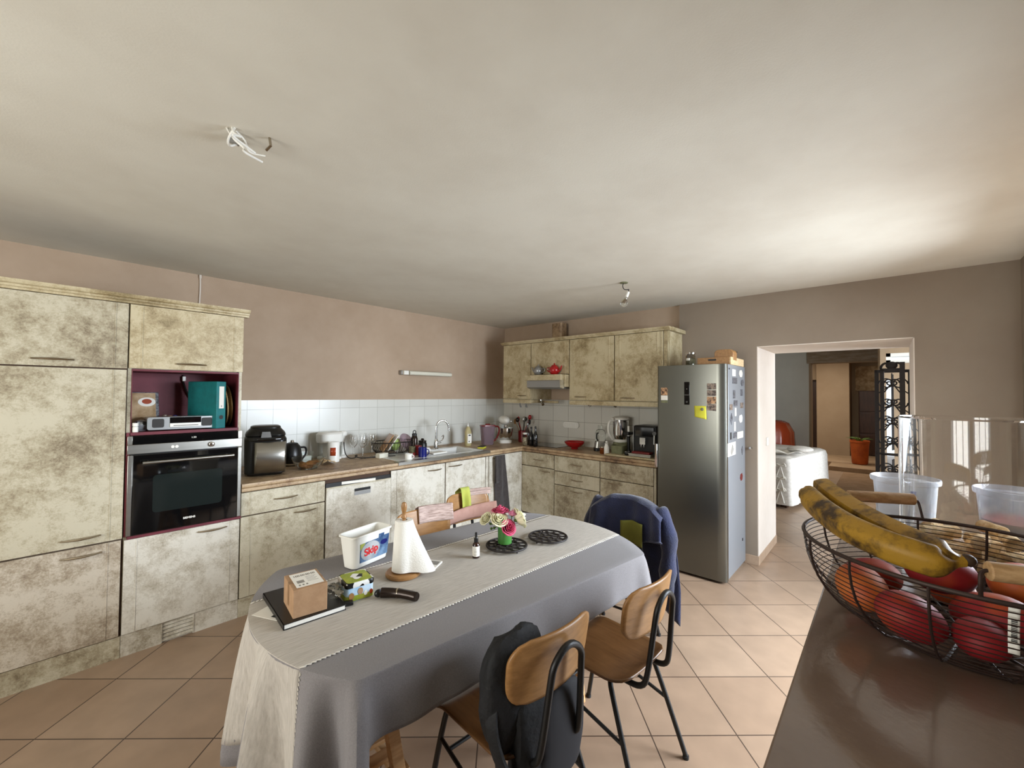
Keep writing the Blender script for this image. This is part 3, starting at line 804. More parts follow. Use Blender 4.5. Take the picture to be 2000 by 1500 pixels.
for lb, p0, p1, z0, z1, mt_, pl in (
    ('pale square card at the top of the fridge side', 3.985, 4.09, 1.748, 1.806, 'paper', None),
    ('cream rounded magnet at the top rear of the fridge side', 4.20, 4.33, 1.745, 1.812, 'lace', HEX),
    ('dark and white photo below the pale card, fridge side', 3.99, 4.14, 1.682, 1.735, 'photo3', None),
    ('tilted dark house-shaped magnet near the rear upper edge of the fridge side', 4.27, 4.37, 1.665, 1.725, 'photo3', HEX),
    ('narrow tall grey picture strip in the middle of the fridge side', 4.01, 4.075, 1.552, 1.625, 'photo3', None),
    ('dull violet square picture in the middle of the fridge side', 4.03, 4.15, 1.482, 1.536, 'photo3', None),
    ('small brown photo close to the door edge of the fridge side', 3.90, 3.985, 1.452, 1.502, 'photo', None),
    ('small brown and white photo at the rear, mid height of the fridge side', 4.25, 4.35, 1.462, 1.512, 'photo', None),
    ('cream vertical magnet just below the violet picture', 4.055, 4.11, 1.395, 1.468, 'lace', None),
    ('white crumpled paper leaf shape at the rear of the fridge side', 4.20, 4.32, 1.33, 1.402, 'paper', HEX),
    ('dark diamond magnet with white figure near the fridge door edge', 3.91, 3.99, 1.325, 1.425, 'photo3', [(0, -.5), (.5, 0), (.1, .5), (-.5, 0)]),
    ('tilted cream stick magnet, lowest of the cream ones on the fridge side', 4.035, 4.085, 1.265, 1.345, 'lace', None),
    ('small black and white photo in the lower row of the fridge side', 4.01, 4.12, 1.205, 1.252, 'photo3', None),
    ('pale grid card at the right end of the lower row on the fridge side', 4.14, 4.34, 1.19, 1.25, 'lampwhite', None),
    ('thin dark slip near the door edge above the white card', 3.915, 3.955, 1.20, 1.26, 'ink', None),
    ('white square card with a grey diamond, lowest big card of the fridge side', 3.835, 4.08, 1.06, 1.172, 'paper', None),
    ('dark angular magnet low at the rear edge of the fridge side', 4.28, 4.36, 1.03, 1.112, 'photo3', [(-.2, -.5), (.2, 0), (-.1, .5), (-.5, .1)]),
    ('small dark red magnet hanging alone low on the fridge side', 4.23, 4.32, .80, .865, 'darkred', HEX),
    ('tiny dark tag at the rear below the tilted magnet on the fridge side', 4.26, 4.33, 1.575, 1.635, 'photo3', None)):
    magnet('fridge_magnet', lb, 1, p0, p1, z0, z1, mt_, poly=pl)
mb = MB(); mb.prism([(3.945, 1.065), (4.01, 1.11), (3.97, 1.155), (3.92, 1.10)], .996, .9998, 'y')
single('fridge_magnet', mb, 'greyink', 'grey diamond magnet on the big white card of the fridge side', 'magnet', 'magnets and pictures on the fridge')
# on top of the fridge
t = thing('storage_jar', 'glass jar of dark herbs with a metal lid, on the fridge', 'jar', (3.93, 1.335, 1.8455))
mb = MB(); mb.lathe([(.036, 0), (.042, .006), (.042, .085), (.036, .095), (.036, .103)]); obj('jar_glass', mb, 'glass', t)
mb = MB(); mb.lathe([(.035, .004), (.0395, .010), (.0395, .062), (0.01, .064)]); obj('contents', mb, 'herb', t)
mb = MB(); mb.lathe([(.042, .103), (.044, .105), (.044, .118), (.030, .123), (.008, .124)]); obj('lid', mb, 'chrome', t)
mb = MB(); mb.grid(lambda a, c: (.0425*cos(PI+.2-.9*a), .0425*sin(PI+.2-.9*a), .045+.022*c), 8, 1); obj('jar_label', mb, 'paper', t, thick=.0004, noff=1)
t = thing('wooden_crate', 'shallow raw wooden crate lying on top of the fridge', 'crate', (4.02, 1.14, 1.8455))
mb = MB()
x0, x1, y0, y1, h_ = 3.93, 4.36, 1.01, 1.275, .066
mb.box(x0, x1, y0, y1, 1.8458, 1.853); mb.box(x0, x0+.012, y0, y1, 1.853, 1.8455+h_); mb.box(x1-.012, x1, y0, y1, 1.853, 1.8455+h_); mb.box(x0+.012, x1-.012, y1-.01, y1, 1.853, 1.8455+h_)
obj('crate_boards', mb, 'wood', t, world=True, bev=.001)
mb = MB(); mb.box(x0+.0, x1, y0-.012, y0-.0005, 1.8455, 1.8455+h_); obj('end_board', mb, 'rawwood', t, world=True, bev=.001, label='pale end board')
mb = MB(); mb.prism(rrect(.07, .016, .008, 4, 1.15, 1.89), x0-.0012, x0-.0002, 'x'); obj('grip_slot', mb, 'ink', t, world=True)
t = thing('wooden_loaf_box', 'rounded brown wooden object lying in the crate on the fridge', 'box', (4.05, 1.08, 1.854))
mb = MB(); mb.prism(rrect(.155, .128, .035, 6, 1.075, 1.920), 4.0, 4.12, 'x'); obj('wooden_body', mb, 'wood', t, world=True, bev=.004)
mb = MB(); mb.at((4.16, 1.035, 1.8545)).lathe([(.03, 0), (.034, .004), (.034, .115), (.03, .12)], n=20); obj('glass_tumbler', mb, 'thinglass', t, world=True)
# door stop knob on the beige wall
mb = MB(); mb.at((4.459, .962, 1.083), ry=-PI/2).lathe([(.012, 0), (.009, .006), (.008, .016), (.013, .02), (.012, .03), (.005, .033)]); single('door_stop', mb, 'chrome', 'small metal knob on the wall between fridge and doorway', 'door stop')
mb = MB(); mb.box(4.8, 4.88, .893, .9025, 1.08, 1.16)
single('light_switch', mb, 'white', 'white light switch on the bright reveal of the doorway', 'switch', bev=.002)

# ================================================================ things in the oven niche
NZ = 1.3262
t = thing('ring_binder', 'teal lever arch file standing in the dark red niche', 'binder', (.725, YF+.105, NZ), rz=rad(24))
mb = MB(); mb.box(-.005, .06, -.14, .135, 0, .318); obj('binder_cover', mb, 'teal', t, bev=.004)
mb = MB(); mb.box(.012, .045, -.1412, -.1395, .135, .285); lb_ = obj('spine_label', mb, 'paper', t)
text('label_mark', '8', .016, lb_, 'ink', MATS[lb_.name] @ frame((.028, -.1416, .15), (1, 0, 0), (0, 0, 1)))
mb = MB(); mb.at((.028, -.1395, .075), rx=PI/2).lathe([(.011, 0), (.014, .0015), (.014, .002)]); obj('finger_ring', mb, 'ink', t)
for r_ in range(2): pass
for k, (x, y, r_, tl, lb) in enumerate(((.858, YF+.20, .152, 4, 'large woven round mat standing directly beside the teal file'), (.884, YF+.20, .150, 3, 'rightmost woven round mat leaning on the niche side'))):
    mb = MB(); mb.at((x, y, NZ+r_), ry=PI/2-rad(tl), rz=0)
    mb.lathe([(r_-.012, -.002), (r_, 0), (r_, .007), (r_-.012, .009), (r_*.6, .004), (.01, .004)], n=48)
    single('round_mat', mb, 'rattan', lb, 'mat', 'woven mats in the niche')
t = thing('cookbook', 'cookbook with a plate of food on its cover, standing left in the niche', 'book', (.45, YF+.21, NZ), rz=rad(5))
mb = MB(); mb.at((0, 0, .037), rx=rad(-12)).box(-.085, .062, -.018, 0, 0, .205); obj('book_cover', mb, 'photo3', t, bev=.002)
mb = MB(); mb.at((0, 0, .037), rx=rad(-12)).box(-.085, .045, -.0195, -.018, .005, .20); obj('cover_print', mb, 'stonewall', t)
mb = MB(); mb.at((0, 0, .037), rx=rad(-12)); mb.prism([(.045*cos(a*PI/10)-.0, .03*sin(a*PI/10)+.14) for a in range(20)], -.0205, -.0195, 'y'); obj('printed_plate', mb, 'paper', t)
mb = MB(); mb.at((0, 0, .037), rx=rad(-12)); mb.prism([(.025*cos(a*PI/10)-.0, .017*sin(a*PI/10)+.143) for a in range(20)], -.0212, -.0205, 'y'); obj('printed_food', mb, 'vase_orange', t)
mb = MB(); mb.box(.358, .60, YF+.15, YF+.30, NZ, NZ+.036); single('book_tray', mb, 'darkwood', 'dark brown flat box under the cookbook', 'box', bev=.003)
t = thing('radio', 'silver under-cabinet radio with a CD slot and two speakers in the niche', 'radio', (.60, YF+.06, NZ), rz=rad(0))
mb = MB(); mb.prism(rrect(.345, .078, .012, 4, 0, .046), -.05, .08, 'y'); obj('radio_body', mb, 'aluminium', t)
for q in (-.12, .132):
    mb = MB(); mb.prism(rrect(.058, .055, .01, 4, q, .048), -.052, -.049, 'y'); obj('speaker', mb, 'ink', t)
mb = MB(); mb.box(-.062, .10, -.053, -.0495, .046, .083); obj('display', mb, 'blackgloss', t)
mb = MB(); mb.box(-.062, .10, -.056, -.0495, .022, .044); cd = obj('cd_drawer', mb, 'white', t, bev=.001)
mb = MB(); mb.box(-.045, .085, -.0566, -.0560, .028, .032); obj('slot', mb, 'ink', cd)
t = thing('small_bowl', 'small pale violet bowl with black gadgets, left of the radio', 'bowl', (.40, YF+.08, NZ))
mb = MB(); mb.lathe([(.025, 0), (.042, .015), (.05, .04), (.047, .04), (.038, .016), (.01, .008)]); obj('bowl_shell', mb, 'frost', t)
mb = MB(); mb.ball((.005, 0, .04), (.038, .038, .03)); obj('gadget', mb, 'aluminium', t)
mb = MB(); mb.at((-.012, -.03, .045), rz=.3).cbox((0, 0, 0), (.012, .02, .03)); mb.at((.018, -.03, .045)).cbox((0, 0, 0), (.012, .02, .03)); obj('earbud', mb, 'black', t)
t = thing('pill_bottle', 'tiny white medicine bottle at the left corner of the niche', 'bottle', (.372, YF-.002, NZ))
mb = MB(); mb.lathe([(.013, 0), (.014, .003), (.014, .03), (.011, .034)]); obj('bottle_body', mb, 'white', t)
mb = MB(); mb.lathe([(.0145, .036), (.0145, .054), (.013, .056)]); obj('cap', mb, 'white', t)
for x, c_, h_, lb in ((.535, 'photo', .055, 'dark little figure behind the radio, leftmost'), (.563, 'cardboard', .048, 'beige little pot behind the radio'), (.59, 'blue', .05, 'blue little pot behind the radio')):
    mb = MB(); mb.lathe([(.012, 0), (.014, .02), (.013, h_), (.009, h_+.003)], (x, YF+.175, NZ+.036)) if x < .6 else None
    single('small_pot', mb, c_, lb, 'pot', 'little pots behind the radio')
mb = MB(); mb.tube(smooth_path([(.66, YF+.355, 1.69), (.655, YF+.35, 1.66), (.67, YF+.345, 1.60), (.69, YF+.345, 1.55), (.72, YF+.34, 1.50)]), .006, 8)
single('power_lead', mb, 'black', 'short dark cable hanging on the back of the niche', 'cable')
mb = MB(); mb.cbox((.662, YF+.345, 1.665), (.02, .022, .035)); single('plug', mb, 'white', 'white plug at the top back of the niche', 'plug', bev=.004)

# ================================================================ dining table
TA = rad(-7.5); TC = (1.3845, 1.492)
UV = Vector((cos(TA), sin(TA), 0)); VV = Vector((-sin(TA), cos(TA), 0))
AH, BH, ARC, AC = .908, .48, .73, .178
AM = math.asin(BH/ARC)
def outline(n_long, n_arc):
    pts = []
    for k in range(n_long): pts.append((-.727+1.454*k/n_long, -BH, 0, -1))
    for k in range(n_arc):
        a = -AM+2*AM*k/n_arc; pts.append((AC+ARC*cos(a), ARC*sin(a), cos(a), sin(a)))
    for k in range(n_long): pts.append((.727-1.454*k/n_long, BH, 0, 1))
    for k in range(n_arc):
        a = PI-AM+2*AM*k/n_arc; pts.append((-AC+ARC*cos(a), ARC*sin(a), cos(a), sin(a)))
    return pts
NL, NA = 150, 120
OUT = outline(NL, NA); NO = len(OUT)
def soft(k, w=2):
    """smoothed outline point + normal at float index"""
    x = y = nx = ny = 0
    for j in range(-w, w+1):
        p = OUT[int(round(k+j)) % NO]; x += p[0]; y += p[1]; nx += p[2]; ny += p[3]
    m_ = 2*w+1; l = math.hypot(nx, ny)
    return x/m_, y/m_, nx/l, ny/l
def ss(x): x = max(0, min(1, x)); return x*x*(3-2*x)
def skirt_len(k):
    k %= NO
    FR, RA, BK = NL, NL+NA, 2*NL+NA
    if k < FR:
        t = k/FR; L0 = .195-.03*t
        return L0+(.50-L0)*(1-ss(k/3.0))
    if k < RA: return .165-.03*sin(PI*(k-FR)/NA)
    if k < BK:
        t = (k-RA)/NL; return .17+.02*t
    t = (k-BK)/NA
    return .19+(.47-.19)*ss(t*9)+.04*sin(t*9)*0
def fold(k):
    k %= NO
    FR, RA, BK = NL, NL+NA, 2*NL+NA
    g = lambda c, s_, A: A*math.exp(-((min(abs(k-c), NO-abs(k-c)))/s_)**2)
    v = .004+.004*sin(k*.13)+.004*sin(k*.37+1)
    v += g(FR-2, 5, .06)+g(RA, 6, .05)+g(BK, 5, .05)
    v += g(0, 2.6, .085)+g(NO-9, 4.5, -.035)+g(8, 4, -.012)
    if k < FR: v += .010*ss((k-6)/20)*(1+sin(k*.075+1.2))*.5
    if FR < k < RA: v += .02*(1+sin((k-FR)*.25))
    if k >= BK:
        t = (k-BK)/NA
        v += ss(t*8)*ss((1-t)*8)*(-.045+.105*(.5+.5*cos(t*2*PI*4.6+.6))**1.3+.012*cos(t*2*PI*9+1))
    return v
def skirt(k, d, ex=0):
    x, y, nx, ny = soft(k)
    rr = .0035
    if d < rr*1.57:
        a = d/rr; o = rr*sin(a)-rr; z = rr*cos(a)-rr
    else: o = 0; z = -rr-(d-rr*1.57)
    t = min(1, max(0, d-.01)/.42)
    o += fold(k)*(t**.7)*ss(d/.03)+.006*t+ex
    return (x+nx*o, y+ny*o, .772+z)
def TW(p): return TC[0]+p[0]*cos(TA)-p[1]*sin(TA), TC[1]+p[0]*sin(TA)+p[1]*cos(TA)
tb = thing('dining_table', 'oval-ended dining table on wooden trestles, hidden under the grey cloth', 'table', (TC[0], TC[1], 0), TA)
mb = MB(); mb.prism([(x*.985, y*.985) for x, y, _, _ in OUT[::6]], .732, .765); obj('tabletop', mb, 'pine', tb)
for q, fs in ((-.60, .16), (.42, .10)):
    f_ = MB()
    def slab(p, q_, w_, h_):
        P0, P1 = Vector(p), Vector(q_)
        f_.tube([P0, P1], 1, 4)
    for sx in (-1, 1):
        for sy in (-1, 1):
            lg = MB()
            tp = Vector((q+sx*.04, sy*.20, .73)); ft = Vector((q+sx*fs, sy*.235, 0))
            w_ = .022
            lg.loft([[ft+Vector(c_) for c_ in ((-w_, -w_, 0), (w_, -w_, 0), (w_, w_, 0), (-w_, w_, 0))], [tp+Vector(c_) for c_ in ((-w_, -w_, 0), (w_, -w_, 0), (w_, w_, 0), (-w_, w_, 0))]])
            obj('leg', lg, 'pine', tb, bev=.003)
    mb = MB(); mb.box(q-.06, q+.06, -.26, .26, .70, .732); obj('crossbar', mb, 'pine', tb, bev=.003)
    mb = MB()
    for sx in (-1, 1):
        mb.box(q+sx*fs*.8-.012, q+sx*fs*.8+.012, -.25, .25, .17, .205)
    obj('shelf_rail', mb, 'rawwood', tb, bev=.002)
    mb = MB()
    for k in range(6): mb.box(q-fs, q+fs, -.25+.088*k, -.25+.088*k+.05, .2055, .222)
    obj('shelf_slat', mb, 'pine', tb, bev=.002)
# cloth
mb = MB(); rings = []
for s_ in (.02, .25, .5, .75, .92): rings.append([(soft(k)[0]*s_, soft(k)[1]*s_, .772) for k in range(NO)])
for s_ in range(1): rings.append([(soft(k)[0]-soft(k)[2]*.0035, soft(k)[1]-soft(k)[3]*.0035, .772) for k in range(NO)])
for d_ in (.0028, .0055, .012, .024): rings.append([skirt(k, d_) for k in range(NO)])
for j in range(1, 13): rings.append([skirt(k, .024+(skirt_len(k)-.024)*j/12) for k in range(NO)])
mb.loft(rings, cap=False); mb.f.append(tuple(range(NO))); mb.m.append(0)
cl = obj('tablecloth', mb, 'cloth', thick=.0016, noff=1, ang=36); cl.location = (TC[0], TC[1], 0); cl.rotation_euler = (0, 0, TA)
MATS[cl.name] = Matrix.Translation((TC[0], TC[1], 0)) @ Matrix.Rotation(TA, 4, 'Z')
tag(cl, 'grey fabric tablecloth draped over the dining table, longest at its left end', 'tablecloth')
# runner
RS = math.tan(rad(3.2)); RW = .264
def edge_hit(b_, side):
    """index on the outline where the runner row leaves the table"""
    best = None
    rng = range(2*NL+NA, NO) if side < 0 else range(NL, NL+NA)
    for k in rng:
        x, y, _, _ = OUT[k]
        e = abs(y-(b_+RS*x))
        if best is None or e < best[0]: best = (e, k)
    return best[1]
NB = 26
rows = []
for j in range(NB+1):
    b_ = -.012-RW+2*RW*j/NB
    kl, kr = edge_hit(b_, -1), edge_hit(b_, 1)
    row = []
    for d_ in [.40*(1-i/16) for i in range(16)]+[.012, .004]:
        row.append(skirt(kl, d_, .0022+.001) if d_ > .02 else tuple(Vector(skirt(kl, d_, .0005))+Vector((0, 0, .0024))))
    xl, xr = OUT[kl][0]+.018, OUT[kr][0]-.018
    for i in range(25):
        x = xl+(xr-xl)*i/24; row.append((x, b_+RS*x, .7745+.0006*noise.noise(Vector((x*9, b_*9, 0)))))
    for d_ in [.004, .012]+[.16*(i+1)/8 for i in range(8)]:
        row.append(skirt(kr, d_, .0032) if d_ > .02 else tuple(Vector(skirt(kr, d_, .0005))+Vector((0, 0, .0024))))
    rows.append(row)
mb = MB(); nr = len(rows[0]); mb.add([p for r in rows for p in r], [(i*nr+j, (i+1)*nr+j, (i+1)*nr+j+1, i*nr+j+1) for i in range(NB) for j in range(nr-1)])
rn = obj('table_runner', mb, 'runner', thick=.0012, noff=1); rn.location = cl.location; rn.rotation_euler = cl.rotation_euler; MATS[rn.name] = MATS[cl.name]
tag(rn, 'beige linen table runner with toothed lace edges lying along the grey cloth', 'table runner')
for side, ri in ((-1, 0), (1, NB)):
    mb = MB(); R_ = [Vector(p) for p in rows[ri]]; In = [Vector(p) for p in rows[ri-side]]
    pts = []; dirs = []
    for a_, c_, i_, i2 in zip(R_[:-1], R_[1:], In[:-1], In[1:]):
        n_ = max(1, int((c_-a_).length/.0125))
        for k in range(n_): pts.append(a_.lerp(c_, k/n_)); dirs.append((a_-i_).normalized())
    for k in range(0, len(pts)-1):
        a_, c_ = pts[k], pts[k+1]; o_ = dirs[k]
        up = Vector((0, 0, .0016)) if a_.z > .77 else Vector((0, 0, 0))
        mb.add([a_-o_*.004+up, c_-o_*.004+up, c_+up, (a_+c_)/2+o_*.008+up, a_+up], [(0, 1, 2, 3, 4)])
    obj('lace_edge', mb, 'lace', rn, thick=.0008)

# ---------------------------------------------------------------- on the table
TZ = .7765
t = thing('paper_towel_holder', 'wooden paper towel holder with a white roll whose loose sheet flares out', 'paper towel', (1.075, 1.60, TZ))
mb = MB(); mb.lathe([(.072, 0), (.076, .004), (.076, .012), (.070, .018), (.01, .018)]); obj('base', mb, 'wood', t)
mb = MB(); mb.lathe([(.008, .018), (.008, .245), (.013, .25), (.010, .256), (.0075, .268), (.012, .287), (.013, .300), (.009, .314), (.003, .318)]); obj('turned_post', mb, 'wood', t)
fd = math.atan2(-.744, .667)
def towel_ring(z):
    q = 1-(z-.02)/.222; out = []
    for i in range(64):
        th = 2*PI*i/64; dth = (th-fd+PI) % (2*PI)-PI
        r_ = .038+.012*q + (.095*q**1.15)*math.exp(-(dth/.42)**2)*(1 if dth > -1.5 else .0)
        out.append((r_*cos(th), r_*sin(th), z + (-.004 if abs(dth) < .4 else 0)*q))
    return out
mb = MB(); rings = [towel_ring(.024+.216*k/10) for k in range(11)]; rings.append([(x*.4, y*.4, .24) for x, y, z in rings[-1]]); rings.append([(x*.4, y*.4, .20) for x, y, z in rings[-2]])
mb.loft(rings, cap=True); obj('paper_roll', mb, mat('kitchen_paper', 'ebe8e0', .95, bump=.25, bs=160), t)

t = thing('detergent_tub', 'open white plastic tub with a blue and red Skip label', 'tub', (1.035, 1.852, TZ), rz=rad(11))
def tubring(w_, d_, z, r=.022): return [(x, y, z) for x, y in rrect(w_, d_, r, 4)]
mb = MB(); mb.loft([tubring(.19, .074, 0), tubring(.198, .080, .003), tubring(.226, .104, .14), tubring(.236, .114, .141), tubring(.236, .114, .150), tubring(.224, .102, .150), tubring(.195, .077, .006)])
obj('tub_body', mb, 'white', t, bev=.001)
def on_front(x, z, o=.0006):   # point on the tapered long side facing the camera
    return (x*(1+.1*z/.14), -(.040+.012*z/.14)-o, z)
def patch(poly, o): return [on_front(x, z, o) for x, z in poly]
def frontplate(name, poly, o, mt, parent):
    mb = MB(); a_ = patch(poly, o-.0005); c_ = patch(poly, o); mb.loft([c_, a_]); return obj(name, mb, mt, parent)
lp = frontplate('label_print', [(-.068, .022), (.09, .022), (.09, .118), (.06, .118), (.06, .130), (.03, .130), (.03, .112), (-.068, .110)], .0012, 'bluelabel', t)
frontplate('label_disc', [(-.012+.052*cos(a*PI/16), .066+.044*sin(a*PI/16)) for a in range(32)], .0018, 'balllabel', lp)
frontplate('label_corner', [(-.068, .08), (-.04, .110), (-.068, .110)], .0019, 'lime', lp)
frontplate('capsule', [(.062+.02*cos(a*PI/10), .085+.012*sin(a*PI/10)) for a in range(20)], .0020, 'blue', lp)
Rw = MATS[t.name]; tl = math.atan2(.012, .14)
text('lettering', 'Skip', .048, lp, 'redink', Rw @ frame(Vector(on_front(-.008, .066, .0026)), (1, .0, .12), (-.12, -sin(tl), cos(tl))), bold=.0014)

t = thing('cookie_tin', 'square tin box printed with farm animals and cow spots', 'tin', (.842, 1.580, TZ), rz=rad(-9))
mb = MB(); mb.loft([tubring(.103, .103, 0, .014), tubring(.107, .107, .003, .014), tubring(.107, .107, .052, .014)]); bd = obj('tin_body', mb, 'skyprint', t)
mb = MB(); mb.loft([tubring(.1078, .1078, .002, .014), tubring(.1078, .1078, .022, .014)], cap=False); obj('printed_meadow', mb, 'grass', bd)
mb = MB(); mb.loft([tubring(.110, .110, .052, .015), tubring(.112, .112, .054, .015), tubring(.112, .112, .068, .015), tubring(.108, .108, .071, .014), tubring(.10, .10, .0705, .012)]); ld = obj('lid', mb, 'cowprint', t)
mb = MB(); mb.loft([tubring(.098, .098, .0700, .012), tubring(.098, .098, .0716, .012)]); obj('lid_print', mb, 'grass', ld)
mb = MB(); mb.prism([((.022+.004*sin(5*a))*cos(a)+.004, (.026+.005*cos(3*a))*sin(a)) for a in [i*PI/12 for i in range(24)]], .0717, .0722); obj('printed_cow', mb, 'cowprint', ld)
for k, (x, c_) in enumerate(((-.034, 'wood'), (.0, 'cardboard'), (.02, 'white'), (.042, 'vase_orange'))):
    mb = MB(); r_ = .010 if k < 2 else .007; mb.prism([(x+r_*cos(a*PI/8), .022+(k == 1)*.012+r_*1.3*sin(a*PI/8)) for a in range(16)], -.0553, -.0543, 'y'); obj('printed_animal', mb, c_, bd)

t = thing('notebook', 'black hardcover notebook with a white page edge, under the cardboard box', 'notebook', (.672, 1.655, TZ), rz=rad(-6))
mb = MB(); mb.box(-.105, .105, -.15, .15, 0, .0025); mb.box(-.105, .105, -.15, .15, .0165, .019); mb.box(-.105, -.1015, -.15, .15, 0, .019); obj('cover', mb, 'black', t, bev=.0008)
mb = MB(); mb.box(-.101, .101, -.148, .146, .0026, .0164); obj('pages', mb, 'white', t)
mb = MB(); mb.at((.598, 1.650, .7764), rz=rad(24)).box(-.055, .06, -.085, .085, 0, .0012)
pp = single('paper_sheet', mb, 'paper', 'printed white sheets slipped under the left side of the black notebook', 'paper')
mb = MB(); mb.at((0, 0, .0013), rz=rad(24)); mb.box(-.045, -.005, -.035, .01, 0, .0003); mb.box(-.0, .018, -.05, -.03, 0, .0003); obj('printed_mark', mb, 'ink', pp)
t = thing('cardboard_box', 'small cardboard parcel with a white shipping label, on the black notebook', 'box', (.655, 1.598, TZ+.0192), rz=rad(-9))
mb = MB(); mb.box(-.056, .056, -.077, .077, 0, .096); obj('box_body', mb, 'cardboard', t, bev=.0015)
mb = MB(); mb.box(-.0563, .0563, -.012, .012, .02, .0966); tp_ = obj('packing_tape', mb, 'tape', t)
mb = MB(); mb.box(-.042, .048, -.062, .066, .0966, .0974); sl = obj('shipping_label', mb, 'paper', t)
mb = MB()
for k in range(13): mb.box(-.032+.0058*k, -.032+.0058*k+(.004 if k % 3 else .0025), .032, .048, .0974, .0977)
mb.box(-.032, -.008, -.028, -.004, .0974, .0977)
for k in range(5): mb.box(.002, .038-.006*(k % 2), .018-.011*k, .0205-.011*k, .0974, .0976)
for k in range(3): mb.box(-.032+.012*k, -.026+.012*k, -.052, -.040, .0974, .0976)
obj('label_print', mb, 'greyink', sl)
mb = MB(); mb.ball((.765, 1.605, TZ+.03), (.032, .045, .028), 24, 16, lambda d: 1+.28*noise.noise(d*3.1)+.12*noise.noise(d*8))
for p_ in mb.v: p_.z = max(p_.z, TZ+.0004)
single('plastic_bag', mb, 'thinglass', 'crumpled clear plastic bag squeezed between cardboard box and cow tin', 'bag')
mb = MB(); mb.at((.782, 1.522, TZ), rz=rad(-20)).box(-.02, .018, -.012, .012, 0, .014); single('lens_case', mb, 'black', 'small black case beside the tin and the notebook', 'case', bev=.004)

t = thing('hair_clipper', 'dark bronze electric shaver handle lying on the runner in front of the cow tin', 'shaver', (0, 0, 0))
A_, B_ = Vector((.893, 1.487, TZ+.019)), Vector((.972, 1.352, TZ+.018))
dv = (B_-A_); pr = [(0, .012), (.04, .019), (.12, .019), (.3, .0185), (.55, .0175), (.8, .0175), (.97, .0175), (1, .015)]
mb = MB(); mb.tube([A_+dv*a+Vector((.012*sin(a*PI), .006*sin(a*PI), 0)) for a, _ in pr], [r_ for _, r_ in pr], 20); obj('shaver_body', mb, 'bronze', t)
mb = MB(); c_ = A_+dv*.44+Vector((.0118, .006, 0)); mb.tube([c_-dv*.02, c_+dv*.02], .0187, 20); obj('copper_band', mb, 'handle', t)
mb = MB(); mb.ball(A_+Vector((-.002, .006, -.003)), (.017, .014, .015)); mb.ball(A_+Vector((.012, -.012, -.010)), (.010, .008, .008)); obj('shaver_head', mb, 'black', t)

t = thing('booklet', 'small white leaflet lying behind the paper towel', 'booklet', (1.215, 1.585, TZ), rz=rad(28))
mb = MB(); mb.box(-.05, .05, -.035, .035, 0, .007); obj('pages', mb, 'paper', t)
mb = MB(); mb.box(.0, .04, -.03, .03, .007, .0075); obj('cover_print', mb, 'greyink', t)

t = thing('dropper_bottle', 'little amber dropper bottle with a white label', 'bottle', (1.425, 1.505, TZ))
mb = MB(); mb.lathe([(.015, 0), (.0175, .002), (.0175, .062), (.013, .072), (.0085, .076)]); obj('bottle_glass', mb, 'amber', t)
mb = MB(); mb.lathe([(.0179, .010), (.0179, .058)], cap=False); lb_ = obj('paper_label', mb, 'paper', t)
Rm = MATS[lb_.name]
for k, (z, w_) in enumerate(((.045, .004), (.036, .012), (.031, .012), (.018, .016))):
    mb = MB(); mb.grid(lambda a, c: (.0182*cos(rad(222)+(a-.5)*w_/.018), .0182*sin(rad(222)+(a-.5)*w_/.018), z+.0012*c), 6, 1); obj('label_line', mb, 'greyink', lb_)
mb = MB(); mb.lathe([(.0105, .076), (.0105, .092), (.0075, .095), (.0065, .102), (.0055, .120), (.003, .1225)]); obj('dropper_cap', mb, 'black', t)


def trivet(x, y, lb, rz):
    t = thing('trivet', lb, 'trivet', (x, y, TZ), rz, 'round cast iron trivets')
    mb = MB()
    R0 = .104; z = .016
    circ = lambda r, cx=0, cy=0, n=40: [(cx+r*cos(2*PI*i/n), cy+r*sin(2*PI*i/n), z) for i in range(n)]
    mb.tube(circ(R0), .0055, 8, True); mb.tube(circ(.062), .004, 6, True); mb.tube(circ(.02, n=20), .004, 6, True)
    for k in range(12):
        a = 2*PI*k/12; mb.tube(circ(.0185, .083*cos(a), .083*sin(a), 18), .0036, 6, True)
        b_ = a+PI/12; mb.tube([(r_*cos(b_), r_*sin(b_), z) for r_ in (.066, .102)], .0034, 6)
    for k in range(8):
        a = 2*PI*k/8; mb.tube(circ(.017, .041*cos(a), .041*sin(a), 16), .0036, 6, True)
    obj('openwork_plate', mb, 'iron', t)
    for k in range(3):
        a = 2*PI*k/3; mb = MB(); mb.tube([(.09*cos(a), .09*sin(a), z), (.094*cos(a), .094*sin(a), .0005)], [.005, .004], 8); obj('foot', mb, 'iron', t)
trivet(1.622, 1.482, 'openwork iron trivet under the green vase', .3)
trivet(1.872, 1.402, 'empty openwork iron trivet, right of the vase', 1.0)

